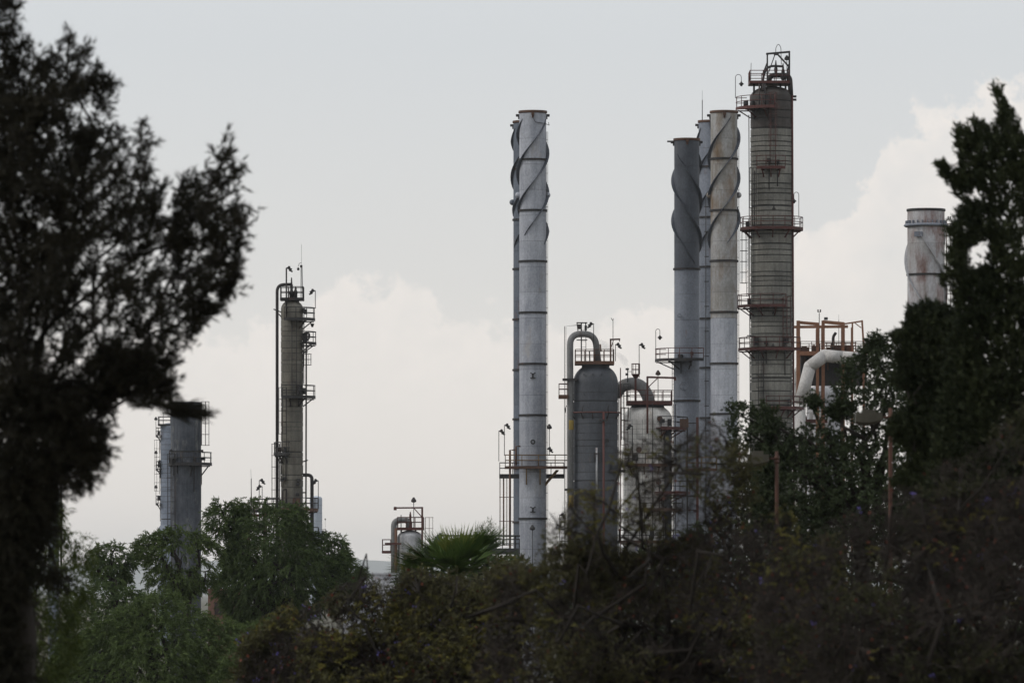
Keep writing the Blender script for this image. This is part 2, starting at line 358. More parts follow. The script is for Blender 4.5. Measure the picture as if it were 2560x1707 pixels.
def cladding(root, cx, cy, z0, z1, r, mat, hs, n=44, gap=0.05, name='cladding_band', wob=0.012, base=0.0, top_mat=None, top_z=1e9, tilt=0.005):
    """bands of sheet cladding, each a ring of its own, over a darker core"""
    MB().lathe((cx, cy, 0), [(r - 0.09, base), (r - 0.09, z1)], n).build('shell_core', DARKIN, root)
    o = root.location; meshes = {}
    z = z1
    while z > z0 + 0.2:
        h = round(random.choice(hs), 2)
        if z - h < z0 + 0.3: h = round(z - z0, 2)
        q = random.randrange(3)
        mt = top_mat if z > top_z + random.uniform(-1.5, 1.5) else mat; q = (q, mt.name)
        if (h, q) not in meshes:
            rr = r + (q[0] - 1) * wob
            meshes[h, q] = with_mat(MB().lathe((0, 0, 0), [(rr - 0.08, 0.0), (rr - 0.006, 0.0), (rr, 0.03), (rr, h - gap - 0.03), (rr - 0.006, h - gap), (rr - 0.08, h - gap)], n, split=True).mesh(name), mt)
        piece(name, meshes[h, q], root, (cx - o[0], cy - o[1], z - h - o[2]), (random.uniform(-tilt, tilt), random.uniform(-tilt, tilt), 0))
        z -= h + (random.uniform(0.03, 0.12) if random.random() < 0.12 else 0)
def dome(root, cx, cy, z, r, h, mat, name='dome', n=44, flat=0.0):
    prof = [(r * math.cos(t), h * math.sin(t)) for t in np.linspace(0, math.pi / 2, 9)]
    return MB().lathe((cx, cy, z), [(r, -0.3)] + prof, n).build(name, mat, root)
def pipe(root, pts, r, mat, name='pipe', n=12, bend=None):
    """polyline pipe with rounded elbows of the given bend radius"""
    P = [np.array(p, float) for p in pts]
    if bend:
        Q = [P[0]]
        for i in range(1, len(P) - 1):
            a = P[i - 1] - P[i]; b = P[i + 1] - P[i]; la, lb = np.linalg.norm(a), np.linalg.norm(b); t = min(bend, la * 0.5, lb * 0.5)
            a, b = P[i] + a / la * t, P[i] + b / lb * t
            for u in np.linspace(0, 1, 8): Q.append((1 - u) ** 2 * a + 2 * u * (1 - u) * P[i] + u * u * b)
        Q.append(P[-1]); P = Q
    return MB().tube(P, r, n).build(name, mat, root)

# ------------------------------------------------------------------ the setting
def setting(o, kind='structure'): o['kind'] = kind; return o
gm = metal('dry_ground_soil', (0.10, 0.085, 0.06), (0.055, 0.06, 0.035), rough=0.95, scale=0.15)
g = MB(); g.add([(-16000, -3000, 0), (16000, -3000, 0), (16000, 27500, 0), (-16000, 27500, 0)], [(0, 1, 2, 3)])
setting(g.build('ground', gm))
hm = metal('hill_scrub', (0.10, 0.11, 0.10), (0.07, 0.08, 0.08), scale=0.004, rough=0.95)
h = MB(); xs = np.linspace(-9000, 9000, 90); DH = 25000.0
def ridge(x):
    px = 1280 + x / S(DH)
    y = np.interp(px, [-3000, 0, 200, 500, 860, 960, 1150, 1500, 2200, 3500, 6000], [1430, 1415, 1405, 1398, 1390, 1396, 1405, 1415, 1410, 1425, 1435])
    return (HY - y) * S(DH) + 6 * math.sin(x / 230.0) + 4 * math.sin(x / 95.0 + 1)
vs = []
for x in xs:
    t = ridge(x); vs += [(x, DH - 900, 0), (x, DH - 350, t * 0.62), (x, DH, t), (x, DH + 900, 0)]
h.add(vs, [(4 * i + j, 4 * i + 4 + j, 4 * i + 5 + j, 4 * i + 1 + j) for i in range(len(xs) - 1) for j in range(3)], True)
setting(h.build('hill', hm))
hz = MB().box((0, 12300, 129), (31000, 29800, 262)).build('haze', gm)
vm = bpy.data.materials.new('haze_air'); vm.use_nodes = True; vt = vm.node_tree; vt.nodes.clear()
vo = vt.nodes.new('ShaderNodeOutputMaterial'); vp = vt.nodes.new('ShaderNodeVolumePrincipled')
vp.inputs['Density'].default_value = 3.8e-5; vp.inputs['Anisotropy'].default_value = 0.15; vp.inputs['Color'].default_value = (0.93, 0.96, 1.0, 1)
vt.links.new(vp.outputs[0], vo.inputs['Volume'])
hz.data.materials.clear(); hz.data.materials.append(vm); setting(hz, 'stuff')
hz['label'] = 'pale even haze filling the air between the camera and the hills'; hz['category'] = 'haze'

# ------------------------------------------------------------------ smoke stacks with helical strakes
def stack(label, cx, top, rpx, D, mat, hand, pitch, ends, rings, strake_from, phase, mat_low=None, low_y=None, rimm=None, lug_y=10, balls=None, group='steel smoke stacks', fin=0.34, sec=64, sm=None):
    s = S(D); x, y, r = X(cx, D), D, rpx * s; zt = Z(top, D)
    t = thing('smoke_stack', label, 'smoke stack', (x, y, 0), group)
    MB().lathe((x, y, 0), [(r - 0.07, 0), (r - 0.07, zt - 0.1), (r - 0.35, zt - 0.1), (r - 0.35, zt - 6)], 48).build('liner', STEEL, t)
    # plate courses between faint seams
    z = zt - 0.25; h = sec * s; meshes = {}
    low = Z(low_y, D) if low_y else -99
    zs = []
    while z > 0.3:
        zs.append((max(z - h, 0.0), z)); z -= h
    for a, b in zs:
        m = mat if (a + b) / 2 > low else (mat_low or mat)
        k = (round(b - a, 2), m.name)
        if k not in meshes:
            hh = b - a
            meshes[k] = with_mat(MB().lathe((0, 0, 0), [(r - 0.06, 0), (r - 0.008, 0), (r, 0.02), (r, hh - 0.035), (r - 0.008, hh - 0.02), (r - 0.06, hh - 0.02)], 48, split=True).mesh('shell_course'), m)
        piece('shell_course', meshes[k], t, (0, 0, a))
    ringm = with_mat(MB().lathe((0, 0, 0), [(r - 0.02, -0.1), (r + 0.13, -0.1), (r + 0.13, -0.02), (r + 0.11, 0.0), (r + 0.13, 0.02), (r + 0.13, 0.1), (r - 0.02, 0.1)], 48, smooth=False).mesh('flange_ring'), STEEL)
    for q in rings: piece('flange_ring', ringm, t, (0, 0, Z(q, D)))
    MB().lathe((x, y, zt), [(r - 0.3, 0.0), (r + 0.10, 0.0), (r + 0.10, -0.22), (r - 0.02, -0.30)], 48, smooth=False).build('rim', rimm or RUSTST, t)
    # strakes
    p = pitch * s; z1 = Z(top + strake_from, D)
    for k in range(3):
        z0 = Z(ends[k % len(ends)], D); n = int((z1 - z0) / 0.35); g = MB(); vs = []
        for i in range(n + 1):
            z = z0 + (z1 - z0) * i / n; a = math.radians(phase + 120 * k) + hand * 2 * math.pi * (z - z1) / p
            tp = min(1.0, 0.15 + (i / n) * 8, 0.15 + (1 - i / n) * 8); c, sn = math.cos(a), math.sin(a)
            for rr, dz in ((r - 0.02, -0.042), (r + fin * tp, -0.042), (r + fin * tp, 0.042), (r - 0.02, 0.042)): vs.append((x + rr * c, y + rr * sn, z + dz))
        g.add(vs, [(4 * i + j, 4 * i + 4 + j, 4 * i + 4 + (j + 1) % 4, 4 * i + (j + 1) % 4) for i in range(n) for j in range(4)], False)
        g.build('strake', sm or mat, t)
    for q in (160, 20, 270):
        a = math.radians(q); lx, ly = x + (r + 0.18) * math.cos(a), y + (r + 0.18) * math.sin(a); lz = Z(top + lug_y, D)
        b = MB().box((lx, ly, lz), (0.50, 0.30, 0.26), a); b.box((lx - 0.1 * math.cos(a), ly - 0.1 * math.sin(a), lz - 0.25), (0.24, 0.2, 0.3), a); b.build('lifting_lug', STEEL if q != 270 else RUSTST, t)
    if balls:
        for q in (178, 2):
            a = math.radians(q); b = MB(); c = (x + (r + 0.12) * math.cos(a), y + (r + 0.12) * math.sin(a), Z(balls, D))
            b.lathe((c[0], c[1], c[2] - 0.33), [(0.33 * math.sin(u), 0.33 - 0.33 * math.cos(u)) for u in np.linspace(0, math.pi, 8)], 12); b.build('round_lug', mat, t)
    return t
LS = lambda a, b, st: list(range(a, b, st))
stkA = stack('tall pale grey stack with helical strakes, front one of the pair rising behind the palm', 1332, 278, 33.6, 600, ALU, 1, 300, (612, 540, 590), [400, 527, 654, 782, 910, 1038, 1167, 1296], 22, 340, balls=488, sm=STACK_DARK)
stkB = stack('dark blue-grey straked stack half hidden behind the pale stack near the palm', 1316, 303, 32.5, 640, ALU_REAR, 1, 290, (600, 540, 620), [424, 550, 673, 799, 925, 1048, 1170, 1305], 20, 330, balls=506, sm=STACK_DARK)
stkC = stack('sooty dark grey straked stack with a plain lower half, lowest of the three standing together', 1717, 347, 31.5, 615, STACK_DARK, -1, 300, (650, 590, 660), [673, 1002, 1240], 40, 100, mat_low=STACK_MID, low_y=690, lug_y=8, sm=STACK_DARK)
stkD = stack('slate grey straked stack squeezed between the sooty stack and the rust-stained stack', 1777, 302, 30.5, 645, STACK_MID, 1, 290, (610, 560, 640), [418, 544, 668, 797, 920, 1045, 1170], 20, 335, sm=STACK_DARK)
stkE = stack('rust-streaked pale straked stack beside the tallest column', 1810, 278, 33.4, 600, ALU_RUST, 1, 300, (610, 540, 650), [398, 527, 653, 781, 909, 1035, 1160], 16, 300, mat_low=ALU, low_y=781, balls=488, sm=STACK_DARK)
stkF = stack('squat wide white stack blotched with rust behind the conifer', 2315, 523, 46.5, 620, RUSTY, -1, 480, (1000, 1000, 1000), [687, 850], 42, 232, lug_y=300, sm=WHITE2, fin=0.34, rimm=STEEL, sec=80)
# thin riser pipes and fixings on the stacks
for t, cx, D, r in ((stkA, 1332, 600, 33.6), (stkE, 1810, 600, 33.4)):
    x = X(cx + r + 1.5, D); g = MB(); g.tube([(x, D - 0.3, 3), (x, D - 0.3, Z(330, D))], 0.03, 5); g.tube([(x + 0.11, D - 0.3, 3), (x + 0.11, D - 0.3, Z(330, D))], 0.02, 4)
    for q in range(350, 1400, 42): g.bar((x - 0.2, D - 0.3, Z(q, D)), (x + 0.13, D - 0.3, Z(q, D)), 0.04)
    g.build('cable_riser', STEEL, t)
x = X(1763, 645); g = MB().tube([(x, 643.2 - 0.2, 4), (x, 643.2 - 0.2, Z(500, 645))], 0.05, 5)
for q in range(520, 1300, 62): g.box((x + 0.1, 643.1, Z(q, 645)), (0.5, 0.12, 0.1))
g.build('riser_pipe', STEEL, stkD)
for py in (940, 1274):
    c = W(1332, py, 600, -1.52); g = MB().box(c, (0.16, 0.16, 0.42)); g.box((c[0], c[1], c[2] - 0.24), (0.55, 0.2, 0.1))
    g.bar((c[0], c[1], c[2] + 0.15), (c[0] - 0.28, c[1], c[2] + 0.30), 0.09); g.bar((c[0], c[1], c[2] + 0.15), (c[0] + 0.28, c[1], c[2] + 0.30), 0.09); g.build('pipe_clip', STEEL, stkA)
c = W(1332, 1105, 600, -1.5)
for o_, px, py, R in ((stkA, 1332, 1105, 0.2),):
    g = MB().tube([(c[0] + R * math.cos(a), c[1], c[2] + R * math.sin(a)) for a in np.linspace(0, 2 * math.pi, 13)], 0.06, 5); g.build('inspection_port', STEEL, stkA)
g = MB().tube([W(1334, 300, 600, -1.62), W(1338, 309, 600, -1.7), W(1362, 311, 600, -0.95), W(1373, 313, 600, 0.2), W(1371, 306, 600, 0.1)], 0.035, 5); g.build('guard_rail', STEEL, stkA)
g = MB().tube([W(1755, 302, 645, -0.8), W(1755, 252, 645, -0.8)], 0.05, 5); g.tube([W(1755, 252, 645, -0.8), W(1755, 228, 645, -0.8)], 0.02, 4); g.build('lightning_rod', STEEL, stkD)

# yellow front platform and dark rear platform round the front pair
D = 600; s = S(D); z = Z(1166, D)
pf = rect_platform(stkA, X(1262, D), X(1430, D), D - 2.6, D - 1.47, z, RUSTST, YELST, h=1.18, step=1.7)
for px in (1316, 1350):
    MB().bar(W(px, 1168, D, -2.4), W(px, 1211, D, -1.5), 0.13).build('hanger', YELST, pf)
for px in (1395, 1391): MB().bar(W(px, 1176, D, -2.0), W(1364, 1212 - (1395 - px), D, -0.5), 0.12).build('strut', YELST, pf)
g = MB(); g.tube([W(1275, 1392, D, -2.2), W(1275, 1126, D, -2.2), W(1288, 1126, D, -2.2)], 0.12, 8); g.build('riser_pipe', RUSTST, stkA)
g = MB().tube([W(1290, 1165, D, -2.7), W(1290, 1117, D, -2.7), W(1301, 1117, D, -2.7)], 0.10, 8); g.build('vent_pipe', RUSTST, stkA)
rect_platform(stkB, X(1248, D), X(1411, D), D + 1.0, D + 2.2, Z(1184, D), STEEL, STEEL, h=1.2, step=1.3, th=0.45)
# caged access ladder hanging under the platform
for i, (px, r) in enumerate(((1250, 0.055), (1259, 0.09), (1267, 0.05))):
    MB().tube([W(px, 1362, D, 1.2), W(px, 1186, D, 1.2)], r, 6).build('ladder_post', RUSTST, stkB)
for py in (1242, 1302, 1362):
    MB().bar(W(1248, py, D, 1.2), W(1284, py, D, 1.2), 0.07).build('ladder_hoop', RUSTST, stkB)
for px, yb, yt, sd, dy in ((1247, 1152, 1076, 1, 1.1), (1261, 1140, 1064, 1, -2.5)): lamp(stkA if dy < 0 else stkB, px, yb, yt, D, dy, 'flood', sd)
lamp(stkA, 1373, 1140, 1070, D, -2.0, 'bulb'); lamp(stkA, 1367, 1140, 1122, D, -2.1, 'flood', 1)
lp = thing('floodlight_mast', 'thin mast with a bulb lamp standing in front of the pale stack base', 'lamp post', (X(1331, 560), 560, 0)); lamp(lp, 1331, 1610, 1321, 560, 0, 'bulb')
lp = thing('floodlight_mast', 'thin mast with twin floodlights in the gap beside the dark grey vessel', 'lamp post', (X(1399, 590), 590, 0)); lamp(lp, 1399, 1600, 1286, 590, 0, 'flood', 1)
MB().tube([W(1399, 1352, 590), W(1426, 1352, 590)], 0.05, 5).build('cross_arm', STEEL, lp)

# sooty stack's platform
D = 615; x, y, r = X(1717, D), D, 31.5 * S(D)
d_ = platform(stkC, x, y, Z(899, D), r, 80 * S(D), 165, 300, STEEL, REDST, brackets=3)
lamp(stkC, 1639, 874, 823, D, -0.6, 'goose', 0.75)
ladder(stkC, X(1682, D), D - 0.9, Z(1260, D), Z(904, D), 200, STEEL, cage=False)
for px, py, rr in ((1712, 935, 0.27), (1708, 965, 0.45), (1697, 790, 0.18)):
    c = W(px, py, D, -r - 0.02); MB().tube([(c[0] + rr * math.cos(a), c[1] + 0.02, c[2] + rr * math.sin(a)) for a in np.linspace(0, 2 * math.pi, 15)], 0.05, 5).build('inspection_port', STACK_MID, stkC)
g = MB().box(W(1676, 354, D), (0.7, 0.25, 0.16)); g.build('lug_arm', STEEL, stkC)
# rusted stack's collar and caged ladder
D = 620; x, y, r = X(2315, D), D, 46.5 * S(D)
MB().lathe((x, y, Z(564, D)), [(r, -0.14), (r + 0.28, -0.16), (r + 0.42, 0.0), (r + 0.28, 0.16), (r, 0.14)], 48).build('collar_ring', STACK_MID, stkF)
for i in range(24):
    a = math.radians(i * 15); MB().box((x + (r + 0.12) * math.cos(a), y + (r + 0.12) * math.sin(a), Z(558, D)), (0.22, 0.08, 0.5), a).build('gusset', STACK_MID, stkF)
ladder(stkF, X(2366, D), D - 0.2, Z(1100, D), Z(560, D), 0, REDST, w=0.45)
MB().box((X(2293, D), D - r * 0.96, Z(588, D)), (0.9, 0.2, 0.55), -0.25).build('plate_patch', STACK_MID, stkF)
g = MB().tube([W(2366, 566, D, -0.3), W(2366, 550, D, -0.3), W(2375, 550, D, -0.3)], 0.04, 5)
for px in (2370, 2375): g.box(W(px, 545, D, -0.3), (0.12, 0.12, 0.3))
g.build('beacon', STEEL, stkF)

# ------------------------------------------------------------------ tallest clad column
D = 605; s = S(D); cx = 1929; x, y, r = X(cx, D), D, 53 * s
T = thing('distillation_column', 'tallest olive-grey clad column with red platforms and a frame on top', 'column', (x, y, 0), 'refinery columns')
cladding(T, x, y, 1.0, Z(243, D), r, TOWER, (0.36, 0.48, 0.55, 0.62, 0.78, 1.0), gap=0.10, tilt=0.007, top_mat=TOWER_TOP, top_z=Z(300, D))
dome(T, x, y, Z(243, D), r, 27 * s, TOWER_TOP)
def pf_(py, x0, x1, dm=REDST, rm=REDST, br=4, root=T, **k):
    """platform whose ends fall at picture columns x0 and x1 about the column's axis"""
    return None
R_ = lambda px: abs(px - cx) * s
platform(T, x, y, Z(571, D), r, 79 * s, 0, 360, REDST, REDST, brackets=10)
platform(T, x, y, Z(271, D), r, 90 * s, 168, 272, REDST, REDST, brackets=3)
platform(T, x, y, Z(421, D), r, 72 * s, 236, 296, REDST, REDST, brackets=3)
platform(T, x, y, Z(765, D), r, 86 * s, 160, 292, REDST, REDST, brackets=4)
platform(T, x, y, Z(872, D), r, 83 * s, 165, 328, REDST, REDST, brackets=5)
platform(T, x, y, Z(1019, D), r, 82 * s, 258, 350, REDST, REDST, brackets=4)
tp = rect_platform(T, X(1872, D), X(1972, D), D - 2.0, D + 1.8, Z(206, D), REDST, REDST, step=1.2, h=1.08)
for px, dy in ((1884, -1), (1905, 1), (1950, -1), (1965, 1)): MB().tube([W(px, 212, D, dy), W(px, 240, D, dy)], 0.12, 6).build('support_leg', STEEL, tp)
f = MB().bar(W(1917, 208, D, -1.2), W(1917, 137, D, -1.2), 0.16); f.bar(W(1972, 208, D, -1.2), W(1972, 132, D, -1.2), 0.18)
f.bar(W(1914, 138, D, -1.2), W(1974, 133, D, -1.2), 0.2); f.bar(W(1940, 136, D, -1.2), W(1970, 169, D, -1.2), 0.17); f.bar(W(1937, 137, D, -1.2), W(1920, 185, D, -1.2), 0.10)
f.bar(W(1917, 160, D, -1.2), W(1905, 190, D, -1.2), 0.15); f.bar(W(1972, 160, D, -1.2), W(1962, 205, D, -1.2), 0.14); f.box(W(1938, 138, D, -1.2), (0.4, 0.3, 0.3))
f.build('lifting_frame', STEEL, T)
pipe(T, [W(1905, 232, D, -2.4), W(1905, 200, D, -1.4), W(1917, 166, D, -0.6), W(1957, 168, D, -0.6)], 0.13, STEEL, 'vapour_pipe', 10, 0.9)
pipe(T, [W(1922, 206, D, 0), W(1926, 189, D, 0), W(1974, 189, D, -0.3), W(1976, 240, D, -0.9)], 0.27, STEEL, 'vapour_pipe', 12, 0.7)
for px, py in ((1939, 158), (1957, 165)):
    c = W(px, py, D, -0.6); MB().lathe((c[0], c[1], c[2] - 1.6), [(0.16, 0), (0.30, 0.25), (0.16, 0.5), (0.2, 0.9), (0.12, 1.2), (0.05, 1.8), (0.0, 1.85)], 10).build('relief_valve', STEEL, T)
pipe(T, [W(1938, 128 + 8, D, -1.2), W(1938, 122, D, -1.2), W(1945, 112, D, -1.2), W(1951, 122, D, -1.2), W(1952, 165, D, -1.2)], 0.035, STEEL, 'swan_neck', 5, 0.3)
lamp(T, 1966, 205, 150, D, -1.0, 'bulb', name='lamp_pole')
MB().tube([W(1875, 205, D, -1.9), W(1876, 162, D, -1.9)], 0.03, 5).build('lightning_rod', STEEL, T)
lamp(T, 1838, 247, 188, D, -0.6, 'goose', 1.05); lamp(T, 1996, 545, 482, D, -0.8, 'goose', -0.85)
pipe(T, [W(1979.5, 232, D, -0.9), W(1981.5, 700, D, -0.9), W(1984, 1300, D, -0.9)], 0.11, REDST, 'downcomer_pipe', 8)
pipe(T, [W(1871, 290, D, -1.2), W(1872, 500, D, -1.0), W(1875, 1150, D, -1.0)], 0.05, STEEL, 'riser_pipe', 6)
pipe(T, [W(1885, 430, D, -1.75), W(1885, 570, D, -1.75)], 0.06, STEEL, 'riser_pipe', 6)
for px in (1910, 1896): pipe(T, [W(px, 215, D, -2.2), W(px, 290, D, -2.25)], 0.1, STEEL, 'riser_pipe', 6)
ladder(T, X(1929, D), D - r - 0.35, Z(418, D), Z(238, D), 270, REDST, cage=True, w=0.55)
ladder(T, X(1868, D), D - 0.9, Z(742, D), Z(575, D), 200, STEEL, cage=True, w=0.45, cagelow=1.4)
ladder(T, X(1884, D), D - 1.9, Z(570, D), Z(424, D), 245, STEEL, cage=True, w=0.45)
ladder(T, X(1960, D), D - 1.95, Z(872, D), Z(745, D), 300, REDST, cage=True, w=0.5, cagelow=1.0)
ladder(T, X(1900, D), D - 2.0, Z(1018, D), Z(878, D), 255, STEEL, cage=True, w=0.5)
c = W(1870, 262, D, -0.6); MB().tube([c, (c[0] - 0.5, c[1], c[2])], 0.36, 14).build('manway', STEEL, T)
c = W(1888, 855, D, -1.8); MB().box(c, (0.55, 0.5, 0.9)).build('valve_box', STEEL, T)
c = W(1888, 843, D, -1.8); MB().tube([c, (c[0] - 0.9, c[1], c[2] + 0.1), (c[0] - 1.0, c[1], c[2] - 0.15)], 0.06, 6).build('valve_pipe', STEEL, T)
for px, py in ((1932, 525), (1931, 786), (1930, 305), (1930, 868)):
    c = W(px, py, D, -r - 0.05); g = MB().box(c, (0.35, 0.16, 0.12)); g.box((c[0], c[1], c[2] + 0.15), (0.12, 0.14, 0.3)); g.build('davit_socket', STEEL, T)
for py in (243, 251): MB().box(W(1985, py, D, -0.6), (0.45, 0.3, 0.22)).build('nozzle', STEEL, T)

# ------------------------------------------------------------------ slim column at the left
D = 600; s = S(D); cx = 730; x, y, r = X(cx, D), D, 27.6 * s
T = thing('fractionator_column', 'slim grey-brown column with a tall overhead pipe and lamps, standing alone', 'column', (x, y, 0), 'refinery columns')
cladding(T, x, y, Z(1330, D), Z(772, D), r, SLIM, (0.42, 0.5, 0.78, 1.1), n=36)
MB().lathe((x, y, 0), [(r + 0.25, 0), (r + 0.25, Z(1330, D)), (r - 0.05, Z(1330, D) + 0.2)], 36).build('skirt', SLIM, T)
dome(T, x, y, Z(772, D), r, 22 * s, SLIM, n=36)
tp = rect_platform(T, X(701, D), X(760, D), D - 1.1, D + 1.1, Z(745, D), STEEL, STEEL, h=1.15, step=0.85)
for px in (714, 738, 746): MB().tube([W(px, 750, D), W(px, 764, D)], 0.1, 6).build('support_leg', STEEL, tp)
pipe(T, [W(693, 1420, D, -0.2), W(693, 712, D, -0.2), W(731, 711, D, -0.2)], 0.165, PIPE_DARK, 'overhead_pipe', 12, 0.75)
c = W(729, 748, D, -0.2); MB().lathe(c, [(0.22, 0), (0.22, 0.5), (0.30, 0.55), (0.30, 0.75), (0.15, 0.9), (0.15, 1.5), (0.10, 1.6), (0.06, 2.2), (0.02, 2.3), (0, 2.3)], 10).build('relief_valve', STEEL, T)
c = W(739, 746, D, -0.3); MB().lathe(c, [(0.2, 0), (0.2, 0.5), (0.26, 0.55), (0.12, 0.9), (0.04, 1.2), (0, 1.2)], 10).build('relief_valve', STEEL, T)
lamp(T, 717, 800, 671, D, -1.2, 'flood', 1)
MB().tube([W(717, 800, D, -1.2), W(717, 672, D, -1.2)], 0.09, 6).build('mast', STEEL, T)
g = MB().tube([W(753.5, 745, D, -1), W(753.5, 664, D, -1)], 0.045, 5); g.tube([W(757.5, 745, D, -1), W(756, 664, D, -1)], 0.04, 5); g.tube([W(754.5, 664, D, -1), W(754.5, 612, D, -1)], 0.018, 4); g.box(W(754, 667, D, -1), (0.25, 0.2, 0.25)); g.build('antenna_mast', STEEL, T)
pipe(T, [W(754, 658, D, -1), W(749, 660, D, -1), W(746, 668, D, -1)], 0.025, STEEL, 'lamp_arm', 5, 0.1)
c = W(746.5, 674, D, -1); MB().lathe((c[0], c[1], c[2] - 0.15), [(0, 0), (0.12, 0.03), (0.14, 0.2), (0.06, 0.32), (0, 0.33)], 8).build('lamp_head', STEEL, T)
platform(T, x, y, Z(797, D), r, 58 * s, 252, 372, STEEL, STEEL, brackets=3)
lamp(T, 788, 771, 726, D, 0.2, 'flood', -1)
c = W(781, 811, D, -0.3); MB().lathe((c[0], c[1], c[2] - 0.3), [(0, 0), (0.09, 0.0), (0.2, 0.3), (0.2, 0.38), (0, 0.4)], 8).build('horn', STEEL, T)
platform(T, x, y, Z(857, D), r, 61 * s, 315, 372, STEEL, STEEL, brackets=2)
platform(T, x, y, Z(991, D), r, 59 * s, 245, 372, STEEL, STEEL, brackets=3)
platform(T, x, y, Z(1133, D), r, 46 * s, 172, 262, STEEL, STEEL, brackets=3)
platform(T, x, y, Z(1272, D), r, 66 * s, 200, 385, RUSTST, STEEL, brackets=5)
MB().tube([W(757, 777, D, -0.6), W(763, 777, D, -0.6)], 0.32, 12).build('manway', STEEL, T)
MB().tube([W(756, 978, D, -0.6), W(764, 978, D, -0.6)], 0.36, 12).build('manway', STEEL, T)
pipe(T, [W(757, 835, D, -0.3), W(774, 832, D, -0.3), W(774, 846, D, -0.3), W(766, 852, D, -0.3), W(765, 1290, D, -0.3)], 0.09, PIPE_DARK, 'side_pipe', 8, 0.25)
pipe(T, [W(757, 1187, D, -0.2), W(780, 1187, D, -0.2), W(781, 1440, D, -0.2)], 0.19, PIPE_DARK, 'side_pipe', 12, 0.7)
MB().bar(W(757, 1231, D, -0.3), W(766, 1231, D, -0.3), 0.14).build('pipe_bracket', PIPE_DARK, T)
for py in (879, 1150): MB().bar(W(757, py + 4, D, -0.3), W(770, py, D, -0.3), 0.12).build('pipe_bracket', STEEL, T)
for py in (773, 785): MB().bar(W(684 if py < 780 else 697, py, D, -0.2), W(704, py + 8, D, -0.2), 0.12).build('pipe_bracket', STEEL, T)
ladder(T, X(712, D), D - 1.3, Z(1133, D), Z(970, D), 245, STEEL, cage=True)
ladder(T, X(699, D), D - 0.6, Z(1300, D), Z(1110, D), 190, STEEL, cage=True, w=0.4)
ladder(T, X(737, D), D - 1.6, Z(991, D), Z(800, D), 285, STEEL, cage=False)
ladder(T, X(759, D), D - 0.2, Z(960, D), Z(885, D), 350, STEEL, cage=True, w=0.4)
lamp(T, 796, 1272, 1201, D, -0.4, 'flood', -1)
pipe(T, [W(708, 1260, D, -1.25), W(708, 1225, D, -1.25), W(717, 1222, D, -1.3), W(717, 1260, D, -1.3)], 0.09, STEEL, 'drain_pipe', 6, 0.15)
for px, py in ((712, 1196), (748, 1200), (746, 1210), (745, 1236), (706, 1200)):
    c = W(px, py, D, -r); MB().box(c, (0.36, 0.4, 0.3)).build('valve_box', STEEL, T)
MB().box(W(742, 1255, D, -1.3), (0.75, 0.4, 0.9)).build('control_box', RUSTST, T)
rect_platform(T, X(772, D), X(797, D), D - 0.9, D + 0.6, Z(1345, D), STEEL, STEEL, step=1.0)

# small steel structure beside the slim column
D = 612; T2 = thing('steel_structure', 'rusty steel frame with lamps half hidden by the pepper tree beside the slim column', 'structure', (X(612, D), D, 0))
for px in (585, 621, 662):
    for dy in (-1.5, 1.5): MB().bar((X(px, D), D + dy, 0), W(px, 1262, D, dy), 0.3).build('post', RUSTST, T2)
rect_platform(T2, X(582, D), X(668, D), D - 1.8, D + 1.8, Z(1285, D), REDST, RUSTST, step=1.3)
rect_platform(T2, X(632, D), X(702, D), D - 1.5, D + 1.5, Z(1274, D), STEEL, STEEL, step=1.2)
rect_platform(T2, X(562, D), X(585, D), D - 1.5, D + 1.5, Z(1338, D), REDST, REDST, step=1.0)
for py in (1320, 1370): MB().bar(W(585, py, D, -1.5), W(662, py, D, -1.5), 0.28).build('beam', RUSTST, T2)
MB().box(W(600, 1275, D), (0.9, 1.0, 1.2)).build('motor', STEEL, T2)
g = MB().tube([W(628, 1285, D), W(628, 1196, D)], 0.05, 5); g.tube([W(630, 1285, D), W(628, 1196, D)], 0.03, 4); g.tube([W(628, 1196, D), W(627, 1172, D)], 0.018, 4); g.build('antenna_mast', STEEL, T2)
lamp(T2, 648, 1285, 1200, D, 0, 'flood', 1); lamp(T2, 655, 1285, 1215, D, 0.4, 'flood', -1)

# ------------------------------------------------------------------ far-left pair and far column
D = 600; s = S(D); cx = 465; x, y, r = X(cx, D), D, 38 * s
T = thing('concrete_stack', 'broad dark mottled stack with a caged ladder and one side platform', 'smoke stack', (x, y, 0))
cladding(T, x, y, 0.5, Z(1094 - 38, D), r, CONC, (2.6, 3.0, 3.4), n=44, gap=0.02, name='shell_course', wob=0.004)
MB().lathe((x, y, 0), [(r + 0.02, Z(1056, D)), (r + 0.02, Z(1007, D)), (r + 0.05, Z(1007, D)), (r + 0.05, Z(1005, D)), (r - 0.3, Z(1005, D)), (r - 0.3, Z(1100, D))], 44, smooth=False).build('stack_top', CONC, T)
platform(T, x, y, Z(1158, D), r, 65 * s, 262, 375, STEEL, STEEL, brackets=2, blen=1.1)
platform(T, x, y, Z(1158, D), r, 44 * s, 170, 262, STEEL, STEEL, brackets=2)
ladder(T, X(504, D), D - 0.2, Z(1113, D), Z(1004, D), 0, STEEL, cagelow=0.0, w=0.45)
ladder(T, X(436, D), D - 1.35, Z(1420, D), Z(1135, D), 235, STEEL, cagelow=2.0)
lamp(T, 424, 1158, 1126, D, -0.6, 'flood', 1); MB().box(W(505, 1127, D, -0.3), (0.3, 0.3, 0.25)).build('lamp_head', STEEL, T)
D = 900; s = S(D); cx = 425; x, y, r = X(cx, D), D, 24 * s
T = thing('blue_grey_column', 'hazy blue-grey column half hidden behind the dark mottled stack', 'column', (x, y, 0), 'refinery columns')
cladding(T, x, y, Z(1312, D), Z(1066, D), r, HAZEBLUE, (0.7, 0.8, 0.95), n=36)
